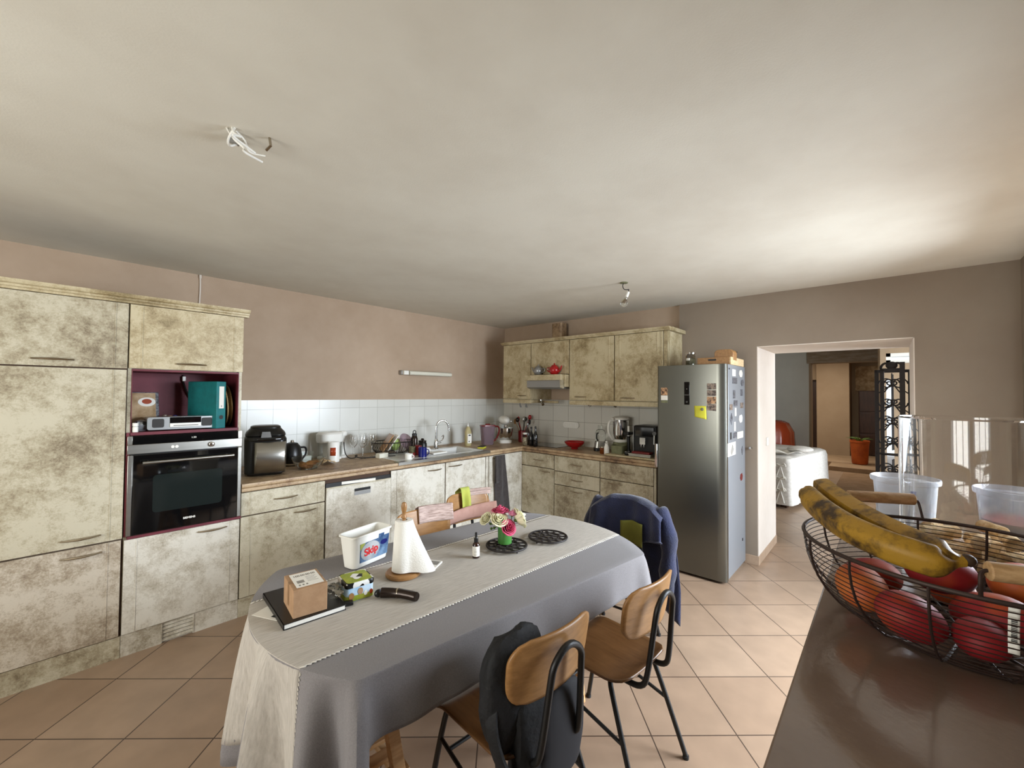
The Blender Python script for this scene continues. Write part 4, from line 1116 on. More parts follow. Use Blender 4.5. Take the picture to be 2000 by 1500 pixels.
# vase of roses
vz = TZ+.0225
t = thing('vase', 'green glass vase standing on an iron trivet', 'vase', (1.618, 1.492, vz))
mb = MB(); mb.lathe([(.030, 0), (.0365, .004), (.037, .02), (.0375, .112), (.034, .112), (.033, .02), (.005, .012)]); obj('vase_body', mb, 'greenglass', t)
RT = Vector((_r.x, _r.y, 0)); FD = Vector((_f.x, _f.y, 0)).normalized()
def rose(c, r_, m_, label, top=(0, 0, 1), wide=1.0, seed=1):
    rn_ = random.Random(seed)
    C0 = Vector((1.618, 1.492, vz))
    t = thing('rose', label, 'rose', tuple(C0+Vector((0, 0, .10))), group='roses in the green vase')
    ax = Vector(top).normalized(); q = ax.to_track_quat('Z', 'Y').to_matrix().to_4x4()
    cen = C0+RT*c[0]+Vector((0, 0, c[1]))-FD*c[2]
    mb = MB(); mb.T = Matrix.Translation(cen) @ q
    for L_ in range(5):
        n_ = 3+L_; rad_ = r_*(.16+.21*L_)*wide if L_ else r_*.12
        for k in range(n_):
            a0 = 2*PI*(k+rn_.random()*.4)/n_+L_*.7; sp = 1.25*PI/n_+.25
            hgt = r_*(1.05-.14*L_)
            def pf(a, c_, a0=a0, sp=sp, rad_=rad_, hgt=hgt, L_=L_):
                th = a0+(a-.5)*2*sp
                rr = rad_*(.35+.65*sin(min(1, c_*1.2)*PI/2))*(1+.05*L_*max(0, c_-.7)*4)+.0015*(a)
                z = -r_*.45+(hgt+r_*.45)*c_*(1-.22*abs(a-.5)*2)-.10*L_*r_*max(0, c_-.75)*4*.6
                return (rr*cos(th), rr*sin(th), z)
            mb.grid(pf, 6, 6)
    obj('bloom', mb, m_, t, world=True, thick=.0007)
    mb = MB(); mb.tube(smooth_path([cen-ax*r_*.5, cen-ax*(r_*.5+.02)-Vector((0, 0, .01)), C0+Vector((RT*c[0]*.12).to_tuple())+Vector((0, 0, .09)), C0+RT*(-c[0]*.1)+Vector((0, 0, .02))]), .002, 6)
    mb.ball(cen-ax*r_*.5, (r_*.28, r_*.28, r_*.2), 10, 6)
    obj('stem', mb, 'leaf', t, world=True)
    return t
rose((-.098, .125, .0), .030, 'petalw', 'cream rose leaning out at the far left of the bunch', (-.7, .1, .6), seed=2)
rose((-.028, .132, .035), .034, 'petalw', 'cream rose in the front middle of the bunch', (-.3, -.5, .75), 1.1, seed=3)
rose((-.025, .162, -.012), .034, 'petalr', 'dark pink rose at the top back of the bunch', (0, 0, 1), 1.1, seed=4)
rose((.018, .095, .045), .034, 'petalr', 'deep pink rose hanging lowest over the vase rim', (-.2, -.8, .45), seed=5)
rose((.073, .130, .0), .040, 'petalw', 'largest cream rose, drooping on the right of the bunch', (.75, -.35, .4), 1.15, seed=6)
rose((.038, .155, .01), .022, 'petalp', 'small pale pink rose between the cream ones', (.3, 0, 1), seed=7)
t = thing('rose_leaves', 'few green leaves and buds at the vase mouth', 'leaves', (1.618, 1.492, vz+.08))
C0 = Vector((1.618, 1.492, vz)); mb = MB()
for k, (a, c_, dz) in enumerate(((-.075, .10, 0), (-.055, .085, .02), (-.02, .105, .03), (.02, .115, .01), (-.045, .115, -.02), (-.07, .078, .01))):
    p0 = C0+Vector((0, 0, .10)); p1 = C0+RT*a+Vector((0, 0, c_))-FD*dz
    d_ = (p1-p0); sd = d_.cross(Vector((0, 0, 1))).normalized()*.012
    mb.add([p0, p0.lerp(p1, .5)+sd, p1, p0.lerp(p1, .5)-sd], [(0, 1, 2, 3)])
    mb.ball(p1, .007, 8, 6)
obj('leaf', mb, 'leaf', t, world=True, thick=.0006)

# ================================================================ chairs
def make_chair(label, loc, rz):
    t = thing('dining_chair', label, 'chair', loc, rz, 'plywood and black steel dining chairs')
    # seat: shaped plywood
    def seatpt(a, c):
        y = -.20+.40*c; wd = .19+.012*c
        e = max(0, (abs(a-.5)*2)); rnd = 1
        if c < .22: wd *= math.sqrt(max(0.0, 1-((.22-c)/.22)**2))*.28+.72
        if c > .93: wd *= 1-.06*((c-.93)/.07)**2
        z = .452 - .012*(1-e*e) - (.030*((c-.8)/.2)**2 if c > .8 else 0) + (.014*((.2-c)/.2)**2 if c < .2 else 0)
        return ((a-.5)*2*wd, y, z)
    mb = MB(); mb.grid(seatpt, 16, 20)
    obj('seat', mb, 'woodseat', t, thick=.011, bev=.003)
    # backrest: curved rounded panel
    W2, H2 = .192, .105
    def backpt(x, z):
        lean = .16
        return (x, -.232-lean*(z)-.0+1.05*x*x, .715+z)
    N_ = 14; rows_ = []
    mb = MB()
    def bp(a, c):
        z = -H2+2*H2*c
        q = abs(z)/H2; wd = W2*(1-.0*q)
        r_ = .075
        if abs(z) > H2-r_: wd = W2-r_+math.sqrt(max(0, r_*r_-(abs(z)-(H2-r_))**2))
        wd += .012*c-.006
        return backpt((a-.5)*2*wd, z)
    mb.grid(bp, 20, 18)
    obj('backrest', mb, 'wood', t, thick=.011)
    R_ = .0105
    for sx in (-1, 1):
        mb = MB(); mb.tube(smooth_path([(sx*.10, .10, .432), (sx*.165, .14, .43), (sx*.178, .155, .40), (sx*.20, .235, .012)], 2), R_, 10)
        obj('leg', mb, 'blackmat', t)
        mb = MB(); mb.cyl((sx*.20, .2355, 0), .013, .014, 12); obj('foot_cap', mb, 'rubber', t)
        mb = MB(); mb.tube(smooth_path([(sx*.09, -.08, .425), (sx*.155, -.12, .42), (sx*.170, -.14, .385), (sx*.20, -.275, .012)], 2), R_, 10)
        obj('leg', mb, 'blackmat', t)
        mb = MB(); mb.cyl((sx*.20, -.2755, 0), .013, .014, 12); obj('foot_cap', mb, 'rubber', t)
        mb = MB(); mb.tube([(sx*.184, .176, .315), (sx*.184, -.205, .225)], .0075, 8); obj('stretcher', mb, 'blackmat', t)
    mb = MB(); mb.tube([(-.184, .12, .30), (.184, .12, .30)], .0075, 8); obj('stretcher', mb, 'blackmat', t)
    U = [(-.10, .05, .425), (-.10, -.17, .415), (-.098, -.235, .425), (-.092, -.252, .48), (-.075, -.272, .68), (-.068, -.280, .745), (0, -.283, .79), (.068, -.280, .745), (.075, -.272, .68), (.092, -.252, .48), (.098, -.235, .425), (.10, -.17, .415), (.10, .05, .425)]
    mb = MB(); mb.tube(smooth_path(U, 2), .0115, 12); obj('back_frame', mb, 'blackmat', t)
    return t
ch = make_chair('plywood chair with empty backrest at the near side of the table, right', (1.715, .955, 0), rad(-4))
dup(ch, (1.165, 1.045, 0), rad(-6), label='plywood chair with the black bag on it, nearest to the camera')
dup(ch, (1.62, 2.03, 0), rad(172), label='wooden chair behind the table with a striped pink cloth on its back')
dup(ch, (2.14, 2.17, 0), rad(174), label='wooden chair behind the table with lime green and pink cloths on its back')
dup(ch, (2.44, 1.32, 0), rad(92), label='chair at the right table end wearing the navy jacket')


def drape(name, base, rz, mt, x0, x1, front, back, label, cat, bulge=.012, zt=.822, group=None, fold_=.01, waves=2, th=.003, yoff=0):
    """cloth hung over a chair backrest, in the frame of the chair"""
    Mx = Matrix.Translation(base) @ Matrix.Rotation(rz, 4, 'Z'); mb = MB(); mb.T = Mx
    def f(a, c):
        x = x0+(x1-x0)*a; L_ = front+back; s_ = c*L_-front
        yb = -.245-.0+1.05*x*x+yoff
        wv = fold_*sin(a*PI*2*waves+c*2)
        if abs(s_) < .03: z = zt+.012*(1-(s_/.03)**2)+bulge*.5; y = yb-.0-.62*s_
        else:
            z = zt-(abs(s_)-.03)
            y = yb-math.copysign(.018+bulge*.6, s_)-.16*(z-.715)+wv*min(1, abs(s_)/.1)*(1 if s_ < 0 else -1)
        return (x+wv*.6*c, y, z)
    mb.grid(f, 24, 28)
    return single(name, mb, mt, label, cat, group, thick=th)

drape('striped_cloth', (1.62, 2.03, 0), rad(172), 'stripe', -.21, .02, .12, .24, 'pale striped cloth over the right half of a chair back behind the towel roll', 'cloth', waves=1, fold_=.004)
drape('striped_cloth', (2.14, 2.17, 0), rad(174), 'stripe', -.205, -.03, .06, .115, 'striped pale pink cloth at the upper right of the chair with the lime cloth', 'cloth', waves=1, fold_=.003)
# pink cloth tied low round the backrest
Mx = Matrix.Translation((2.14, 2.17, 0)) @ Matrix.Rotation(rad(174), 4, 'Z')
mb = MB(); mb.T = Mx
mb.grid(lambda a, c: (-.225+.50*a, -.198+1.0*(-.225+.50*a)**2+.012*sin(c*PI)+.008*c, (.625+.035*(a > .9))+(.115-.03*a)*c), 20, 6)
mb.grid(lambda a, c: (-.225+.50*a, -.268+1.0*(-.225+.50*a)**2-.012*sin(c*PI), .622+(.11-.03*a)*c), 20, 6)
single('pink_cloth', mb, 'pink', 'dusty pink cloth wrapped round the lower backrest of the rear right chair', 'cloth', thick=.003)
t = drape('lime_cloth', (2.14, 2.17, 0), rad(174), 'lime', -.03, .05, .17, .20, 'crumpled lime green cloth hanging over the rear right chair back', 'cloth', waves=1, fold_=.012, bulge=.035, zt=.832)

# navy jacket over the chair at the table end
JB = Matrix.Translation((2.44, 1.32, 0)) @ Matrix.Rotation(rad(92), 4, 'Z')
def jacket(a, c):
    """a across the shoulders, c from inner hem over the top to outer hem"""
    s_ = (a-.5)*2
    L_ = 1.02; d = c*L_-.30
    sh = .045*(1-abs(s_)**2.2)
    top = .845+sh-.05*abs(s_)**3
    w_ = .25+.03*min(1, abs(d)/.3)+(.05*min(1, d/.5) if d > 0 else 0)
    n = noise.noise(Vector((s_*3.2, d*3, 4)))
    fo = .018*sin(s_*11+d*3)*min(1, abs(d)/.15)
    z = top-(.6*d*d/.05 if abs(d) < .05 else .03+(abs(d)-.05))
    x = s_*w_
    yb = -.232-.16*(min(z, .84)-.715)+1.05*min(abs(x), .20)**2
    k = ss((d+.05)/.10)
    y = (yb+.032)*(1-k)+(-.315-.02*min(1, max(0, d)/.4)+.25*x*x)*k + fo*(1 if d < 0 else -1)*.6+n*.014
    if d < 0: z = max(z, .60+.06*abs(s_))
    return (x, y, z+n*.008)
t = thing('jacket', 'navy blue jacket with green lining hanging on the chair at the table end', 'jacket', (2.44, 1.32, 0), rad(92))
mb = MB(); mb.grid(jacket, 36, 44); obj('jacket_shell', mb, 'navy', t, thick=.006)
for sx in (-1, 1):
    mb = MB(); mb.tube(smooth_path([(sx*.20, -.26, .83), (sx*.265, -.25, .74), (sx*.285, -.23, .60), (sx*.27, -.235, .42), (sx*.275, -.24, .30)], 2), [.035]+[.05+.008*sin(i*1.3) for i in range(12)]+[.042, .040, .036, .034, .032], 12)
    obj('sleeve', mb, 'navy', t)
mb = MB(); mb.grid(lambda a, c: (-.14+.15*a, -.160+.05*(a-.5)**2+.006*sin(a*9), .60+.15*c-.02*abs(a-.5)), 10, 8); obj('lining', mb, 'olive', t, thick=.002)

# black bag on the nearest chair
BB = (1.165, 1.045, 0)
t = thing('shoulder_bag', 'black bag slung over the backrest of the nearest chair', 'bag', BB, rad(-6))
def lump(c, r_, amp=.12, sc=2.2, n=28, m_=18, p=3.0):
    def fn(d):
        k = (abs(d.x)**p+abs(d.y)**p+abs(d.z)**p)**(-1/p)
        return k*(1+amp*noise.noise(Vector(d)*sc+Vector(c)*7)+.03*noise.noise(Vector(d)*9))
    b_ = MB(); b_.ball(c, r_, n, m_, fn); return b_
mb = lump((-.115, -.150, .640), (.125, .050, .175)); obj('bag_body', mb, 'bag', t)
mb = lump((.045, -.215, .455), (.105, .024, .155), .08, 1.5); obj('bag_flap', mb, 'baggrey', t)
mb = lump((-.055, -.185, .47), (.10, .04, .15), .14); obj('side_pouch', mb, 'bag', t)
mb = MB(); mb.tube(smooth_path([(-.19, -.16, .66), (-.235, -.17, .60), (-.21, -.19, .46), (-.13, -.215, .33)], 2), .010, 6, sx=2.2); obj('shoulder_strap', mb, 'bag', t)
mb = MB(); mb.tube(smooth_path([(-.10, -.20, .36), (-.11, -.26, .26), (-.09, -.28, .12), (-.06, -.27, .06), (-.02, -.26, .12), (.01, -.24, .28)], 2), .011, 6, sx=2.2); obj('shoulder_strap', mb, 'bag', t)
for x in (-.16, -.13, -.10):
    mb = MB(); mb.tube(smooth_path([(x, -.105, .74), (x, -.098, .66), (x, -.10, .58)]), .006, 6, sx=1.6); obj('zip', mb, 'baggrey', t)

# dark towel on the corner cabinet handle
t = thing('kitchen_towel', 'long dark grey towel hanging from the corner cabinet handle', 'towel', (3.55, YF-.06, .1))
def tw(a, c):
    x = 3.455+.165*a + (.05*c)*(a)-.0*c
    n = .012*sin(a*9+c*2)*min(1, c*3)+.006*noise.noise(Vector((a*4, c*5, 1)))
    return (x+.02*c, YF-.056+n-.012*c*(a), .862-.70*c*(1-.03*a))
mb = MB(); mb.grid(tw, 20, 30)
mb.grid(lambda a, c: (3.44+.06*a+.01*c, YF-.075-.006*sin(a*6), .855-.30*c), 8, 12)
obj('towel_fabric', mb, 'darktowel', t, world=True, thick=.008)

# ================================================================ things on the worktop
WZ = HW+.0006
def lt(name, label, cat, x, y, rz=0, group=None, z=WZ): return thing(name, label, cat, (x, y, z), rz, group)

t = lt('bread_machine', 'big black and chrome bread machine at the left end of the worktop', 'bread machine', 1.185, 3.70, rad(-16)); t.scale = (.88, .9, .99)
def sq(w_, d_, z, r=.06): return [(x, y, z) for x, y in rrect(w_, d_, r, 6)]
mb = MB(); mb.loft([sq(.27, .24, 0), sq(.28, .26, .012), sq(.315, .31, .02), sq(.325, .33, .20), sq(.325, .33, .285), sq(.30, .30, .305)]); obj('body', mb, 'black', t, bev=.003)
mb = MB(); N_ = 20
def bm_front(o_, z0, z1):
    return lambda a, c: (-.155+.31*a, -.135-.045*sin(PI*a)-o_, z0+(z1-z0)*c)
mb.grid(lambda a, c: (-.085+.245*sin(a*PI/2)**.9, -.155-.030*cos(a*PI/2)+.14*max(0, a-.8)*3*(a > .8), .03+.235*c), 24, 1)
obj('chrome_front', mb, 'steel', t, thick=.002)
mb = MB(); mb.loft([sq(.30, .30, .300, .08), sq(.315, .315, .315, .08), sq(.30, .30, .335, .09), sq(.24, .23, .365, .08), sq(.235, .225, .378, .08), sq(.20, .19, .386, .07)]); ld = obj('lid', mb, 'black', t, bev=.002)
mb = MB(); mb.grid(lambda a, c: (-.13+.26*a, -.146-.038*sin(PI*(.1+.8*a))-.005, .275+.022*c), 14, 1); obj('control_panel', mb, 'blackgloss', t, thick=.004)
mb = MB(); mb.prism([(-.04, .30), (.04, .30), (.03, .345), (-.03, .345)], -.175, -.15, 'y'); obj('lid_grip', mb, 'aluminium', ld)

t = lt('kettle', 'small black kettle with chrome trim behind the bread machine', 'kettle', 1.48, 3.95)
mb = MB(); mb.lathe([(.07, 0), (.078, .01), (.082, .08), (.070, .16), (.045, .195), (.01, .205)]); obj('body', mb, 'black', t)
mb = MB(); mb.lathe([(.0795, .008), (.0805, .022)], cap=False); mb.lathe([(.016, .203), (.012, .22), (.004, .224)]); obj('chrome_trim', mb, 'chrome', t)
mb = MB(); mb.tube(smooth_path([(.075, 0, .15), (.12, 0, .15), (.125, 0, .09), (.08, 0, .03)]), .009, 8); obj('handle', mb, 'black', t)

t = lt('glass_bowl', 'wide clear glass bowl holding bread crusts', 'bowl', 1.505, 3.66)
mb = MB(); mb.lathe([(.05, 0), (.07, .004), (.115, .055), (.132, .098), (.129, .098), (.111, .056), (.066, .009), (.01, .007)]); obj('bowl_shell', mb, 'thinglass', t)
for k in range(7):
    a = k*2.4; r_ = .045 if k else 0
    t2 = MB(); t2.at((r_*cos(a), r_*sin(a), .034+.012*(k % 3)), rz=k*1.3, rx=.4*sin(k*2)).ball((0, 0, 0), (.042, .026, .016), 14, 8, lambda d: 1+.25*noise.noise(d*2+Vector((k, 0, 0))))
    o_ = single('bread_piece', t2, 'bread', 'torn brown bread crust lying in the clear glass bowl', 'bread', 'bread crusts in the glass bowl')
    o_.location = (1.505+r_*cos(a), 3.66+r_*sin(a), WZ+.010+.013*(k % 3))
t = lt('glass_box', 'clear glass storage box with a white content behind the glass bowl', 'box', 1.615, 3.99)
mb = MB(); mb.loft([sq(.10, .08, 0, .015), sq(.115, .095, .10, .015), sq(.109, .089, .10, .012), sq(.095, .075, .005, .012)]); obj('box_shell', mb, 'thinglass', t)
mb = MB(); mb.loft([sq(.085, .066, .008, .012), sq(.09, .07, .06, .012)]); obj('contents', mb, 'white', t)

t = lt('coffee_maker', 'white rounded coffee maker behind the canister with the red label', 'coffee maker', 1.86, 4.04, rad(8))
mb = MB(); mb.loft([sq(.20, .16, 0, .05), sq(.20, .16, .025, .05)]); mb.loft([sq(.09, .15, .025, .04), sq(.09, .15, .17, .04)]); mb.loft([sq(.22, .17, .165, .06), sq(.235, .185, .19, .07), sq(.235, .185, .245, .07), sq(.20, .15, .262, .06)])
obj('body', mb, 'white', t, bev=.002)
mb = MB(); mb.lathe([(.035, .03), (.045, .05), (.045, .12), (.035, .13)], (.06, -.03, 0)); obj('carafe', mb, 'thinglass', t)
t = lt('canister', 'white canister with a red square label', 'canister', 1.815, 3.86)
mb = MB(); mb.lathe([(.048, 0), (.052, .004), (.052, .175), (.046, .186), (.02, .19)]); obj('body', mb, 'whitegloss', t)
mb = MB(); mb.grid(lambda a, c: (.0525*cos(rad(212)+a*.95), .0525*sin(rad(212)+a*.95), .062+.075*c), 10, 1); obj('red_label', mb, 'vase_orange', t, thick=.0008, noff=1)
t = lt('hand_mixer', 'white hand blender standing upside behind the wine glasses', 'blender', 2.00, 4.06)
mb = MB(); mb.lathe([(.045, 0), (.045, .02), (.018, .03), (.018, .16), (.036, .20), (.040, .245), (.03, .262)]); obj('body', mb, 'white', t)
mb = MB(); mb.tube(smooth_path([(1.965, 3.965, 1.09), (1.96, 3.94, 1.0), (1.975, 3.9, .94), (2.03, 3.86, .937), (2.07, 3.88, .965), (2.04, 3.91, .95), (2.07, 3.82, .936), (2.25, 3.80, .935), (2.40, 3.74, .936)], 3), .0045, 8)
single('power_lead', mb, 'black', 'black power cable looping across the worktop below the wine glasses', 'cable')


def wine_glass(x, y, label, s_=1.0):
    t = lt('wine_glass', label, 'glass', x, y, group='wine glasses on the worktop')
    mb = MB(); mb.lathe([(.034*s_, 0), (.034*s_, .002), (.006*s_, .008), (.0038, .02), (.0038, .095*s_), (.010, .105*s_), (.034*s_, .135*s_), (.040*s_, .165*s_), (.036*s_, .205*s_), (.032*s_, .225*s_), (.0305*s_, .225*s_), (.0345*s_, .205*s_), (.0385*s_, .165*s_), (.032*s_, .137*s_), (.008, .108*s_), (.001, .107*s_)], n=28, cap=False)
    obj('bowl_and_stem', mb, 'glass', t)
wine_glass(2.055, 3.945, 'leftmost clear wine glass of the row', 1.0)
wine_glass(2.09, 3.83, 'clear wine glass in the front middle of the row', 1.02)
wine_glass(2.17, 3.97, 'clear wine glass at the back of the row', 1.05)
wine_glass(2.215, 3.88, 'rightmost clear wine glass beside the dish rack', 1.05)
mb = MB(); mb.at((2.265, 3.77, WZ), rz=.2).box(-.055, .055, -.03, .03, 0, .045); single('white_box', mb, 'lampwhite', 'little pale box lying in front of the dish rack', 'box', bev=.003)
mb = MB(); mb.grid(lambda a, c: (1.66+.12*a, 3.74+.09*c, WZ+.008+.03*abs(noise.noise(Vector((a*4, c*4, 0))))+.018*sin(a*PI)), 10, 10)
for p_ in mb.v: p_.z = max(p_.z, WZ+.002)
single('napkin', mb, 'rawwood', 'crumpled beige paper napkin between glass bowl and canister', 'napkin', thick=.002, noff=1)

# dish rack
t = lt('dish_rack', 'black wire dish rack full of drying dishes, left of the sink', 'dish rack', 2.47, 3.90, rad(-3))
mb = MB()
def oval(rx, ry, z, n=40): return [(rx*cos(2*PI*i/n), ry*sin(2*PI*i/n), z) for i in range(n)]
mb.tube(oval(.235, .16, .135), .005, 8, True); mb.tube(oval(.18, .115, .025), .004, 6, True)
for i in range(44):
    a = 2*PI*i/44; mb.tube(smooth_path([(.235*cos(a), .16*sin(a), .135), (.22*cos(a), .148*sin(a), .07), (.18*cos(a), .115*sin(a), .025)], 1), .0022, 5)
for k in range(9): x = -.14+.035*k; mb.tube([(x, -.10, .025), (x, .10, .025)], .0022, 5)
obj('wire_basket', mb, 'black', t)
for sx in (-1, 1):
    for sy in (-1, 1):
        mb = MB(); mb.tube([(sx*.14, sy*.08, .026), (sx*.15, sy*.085, 0)], .006, 8); obj('foot', mb, 'black', t)
mb = MB(); mb.at((2.35, 3.93, WZ+.045), ry=rad(33), rz=rad(-20)).box(-.006, .006, -.10, .10, 0, .20)
single('cutting_board', mb, 'wood', 'brown wooden board leaning in the left end of the dish rack', 'board', bev=.003)
mb = MB(); mb.at((2.40, 3.91, WZ+.05), ry=rad(35), rz=rad(-20)).box(-.004, .004, -.09, .09, 0, .19)
single('cutting_board', mb, 'white', 'white plastic board leaning against the brown one in the dish rack', 'board', bev=.003)
mb = MB(); mb.ball((2.50, 3.90, WZ+.105), (.055, .05, .065), 18, 12, lambda d: 1+.35*noise.noise(d*2.3)); single('green_cloth', mb, 'lemon', 'bunched pale green cloth on the dishes in the rack', 'cloth')
mb = MB(); mb.at((2.60, 3.87, WZ+.11), rx=rad(60), rz=.3).lathe([(.02, 0), (.075, .012), (.10, .03), (.098, .033), (.072, .016), (.01, .006)]); single('brown_plate', mb, 'smoke', 'brownish glass plate standing in the dish rack', 'plate')
mb = MB(); mb.at((2.56, 3.93, WZ+.075), rx=rad(75)).lathe([(.02, 0), (.06, .010), (.085, .022), (.083, .025), (.058, .014), (.01, .005)]); single('white_plate', mb, 'whitegloss', 'white plate standing behind in the dish rack', 'plate')

t = lt('drinking_bottle', 'dark steel drinking bottle with loop cap, right of the dish rack', 'bottle', 2.67, 3.80)
mb = MB(); mb.lathe([(.034, 0), (.036, .004), (.036, .16), (.028, .18), (.024, .19)]); obj('body', mb, 'bronze', t)
mb = MB(); mb.lathe([(.026, .188), (.026, .21), (.02, .214)]); mb.tube([(.018*cos(a), 0, .226+.018*sin(a)) for a in [i*PI/8 for i in range(16)]], .005, 6, True); obj('cap', mb, 'black', t)
def mug(x, y, mt_, label, r_=.038, h_=.09, name='mug', rz=0, handle=True, cat='mug'):
    t = lt(name, label, cat, x, y, rz)
    mb = MB(); mb.lathe([(r_*.88, 0), (r_, .006), (r_, h_), (r_-.003, h_), (r_-.004, .008), (.005, .006)]); obj('cup', mb, mt_, t)
    if handle: mb = MB(); mb.tube(smooth_path([(r_-.001, 0, h_*.8), (r_+.022, 0, h_*.78), (r_+.024, 0, h_*.35), (r_-.001, 0, h_*.22)]), .0045, 8); obj('handle', mb, mt_, t)
    return t
mug(2.62, 3.66, 'darkred', 'dark red beaker in front of the steel drinking bottle', .036, .10, 'beaker', handle=False, cat='beaker')
mug(2.39, 3.49, 'whitegloss', 'small white cup at the front edge of the worktop', .036, .055, 'cup', rad(-70), cat='cup')
mug(2.475, 3.56, 'darkred', 'dark cup right behind the small white cup', .03, .05, 'cup', handle=False, cat='cup')
mug(2.56, 3.50, 'blue', 'navy blue mug at the left end of the sink', .042, .10, rz=rad(-50))
mug(2.505, 3.60, 'herb', 'dark green glass left of the navy mug', .032, .105, 'tumbler', handle=False, cat='glass')
t = lt('coffee_press', 'squat black pot with lid behind the sink edge', 'pot', 2.90, 3.97)
mb = MB(); mb.lathe([(.045, 0), (.052, .006), (.05, .07), (.04, .09)]); obj('body', mb, 'black', t)
mb = MB(); mb.lathe([(.045, .09), (.045, .105), (.02, .112), (.012, .13)]); obj('lid', mb, 'bronze', t)

# sink
t = thing('sink', 'white inset sink with drainer and steel front edge, set in the left worktop', 'sink', (2.8, 3.68, .75))
mb = MB(); z0 = HW+.001
mb.box(XS0, XS0+.30, YS0, YS1, .915, z0+.004)
mb.box(XS0+.30, XS1-.06, YS0, YS0+.03, .90, z0+.006); mb.box(XS0+.30, XS1-.06, YS1-.09, YS1, .90, z0+.006); mb.box(XS1-.06, XS1, YS0, YS1, .90, z0+.006)
mb.box(XS0+.29, XS0+.32, YS0, YS1, .76, z0+.006); mb.box(XS0+.32, XS1-.06, YS0+.03, YS1-.09, .755, .765)
mb.box(XS1-.08, XS1-.06, YS0+.03, YS1-.09, .76, z0); mb.box(XS0+.32, XS1-.08, YS0+.03, YS0+.045, .76, z0); mb.box(XS0+.32, XS1-.08, YS1-.105, YS1-.09, .76, z0)
obj('basin', mb, 'sinkwhite', t, world=True, bev=.004)
mb = MB(); mb.box(2.19, 3.385, YF-.044, YF+.038, z0, z0+.004); mb.box(2.19, 3.385, YF-.046, YF-.042, .905, z0+.004); obj('steel_edge', mb, 'steel', t, world=True)
mb = MB(); mb.at((3.02, 3.60, .766)).lathe([(.03, 0), (.028, .003), (.01, .003)]); obj('drain', mb, 'chrome', t, world=True)
mb = MB(); mb.at((2.80, 3.58, z0+.0075), rz=.1).box(-.10, .10, -.06, .06, 0, .016); single('small_white_board', mb, 'white', 'white plastic tray lying on the sink drainer', 'tray', bev=.004)
t = lt('soap_dish', 'white bowl upside down beside the tap', 'bowl', 2.80, 3.78, z=z0+.0045)
mb = MB(); mb.lathe([(.07, 0), (.066, .02), (.045, .045), (.02, .05)]); obj('bowl_shell', mb, 'whitegloss', t)
t = lt('kitchen_tap', 'tall chrome swan-neck tap behind the sink', 'tap', 3.02, 3.875, z=z0+.006)
mb = MB(); mb.lathe([(.028, 0), (.028, .006), (.023, .012), (.023, .10), (.018, .11)]); obj('tap_body', mb, 'chrome', t)
arc = [(0, 0, .10), (0, 0, .22)]+[(.075-.075*cos(a)+0, -.02*(1-cos(a)), .24+.085*sin(a)) for a in [PI*i/12 for i in range(13)]]+[(.152, -.042, .20)]
mb = MB(); mb.tube(arc, .0115, 12); obj('spout', mb, 'chrome', t)
mb = MB(); mb.tube([(0, -.01, .075), (.05, -.03, .08)], .014, 10); mb.tube(smooth_path([(.045, -.03, .085), (.075, -.035, .11), (.085, -.036, .16), (.06, -.03, .14)]), .006, 8); obj('lever', mb, 'chrome', t)
t = lt('soap_bottle', 'clear bottle of yellowish washing-up liquid with a white label', 'bottle', 3.50, 3.86)
mb = MB(); mb.loft([sq(.075, .05, 0, .02), sq(.085, .058, .01, .024), sq(.085, .058, .17, .024), sq(.04, .035, .23, .015), sq(.022, .022, .24, .010)]); obj('bottle_body', mb, mat('soap_liquid', 'cdbf8f', .15, trans=.35, ior=1.3), t)
mb = MB(); mb.cyl((0, 0, .24), .011, .018, 12); mb.cyl((0, 0, .258), .005, .025, 10, .003); obj('cap', mb, 'white', t)
mb = MB(); mb.box(-.033, .033, -.0305, -.0295, .035, .15); lb_ = obj('label', mb, 'paper', t)
mb = MB(); mb.box(-.018, .018, -.031, -.0305, .125, .14); mb.box(-.015, .0, -.031, -.0305, .05, .065); obj('label_print', mb, 'ink', lb_)
t = lt('sponge', 'yellow and black sponge on the worktop edge by the sink', 'sponge', 3.47, 3.58, rad(25))
mb = MB(); mb.box(-.055, .055, -.035, .035, 0, .018); obj('foam', mb, 'yellow', t, bev=.004)
mb = MB(); mb.box(-.055, .055, -.035, .035, .0185, .027); obj('scourer', mb, 'ink', t, bev=.002)
t = lt('water_pitcher', 'smoky plastic filter jug with dark red lid and handle', 'jug', 3.76, 3.78, rad(-20))
mb = MB(); mb.loft([sq(.13, .095, 0, .03), sq(.14, .105, .01, .03), sq(.185, .12, .235, .04), sq(.179, .114, .235, .04), sq(.134, .098, .012, .03)]); obj('jug_body', mb, 'smoke', t)
mb = MB(); mb.loft([sq(.10, .08, .10, .03), sq(.15, .10, .225, .03)]); obj('filter', mb, 'frost', t)
mb = MB(); mb.loft([sq(.195, .128, .236, .04), sq(.19, .125, .25, .04)]); mb.loft([sq(.07, .05, .25, .02), sq(.06, .04, .265, .02)]); obj('lid', mb, 'darkred', t)
mb = MB(); mb.tube(smooth_path([(.09, 0, .225), (.16, 0, .23), (.165, 0, .15), (.12, 0, .06), (.075, 0, .04)]), .010, 8); obj('handle', mb, 'darkred', t)

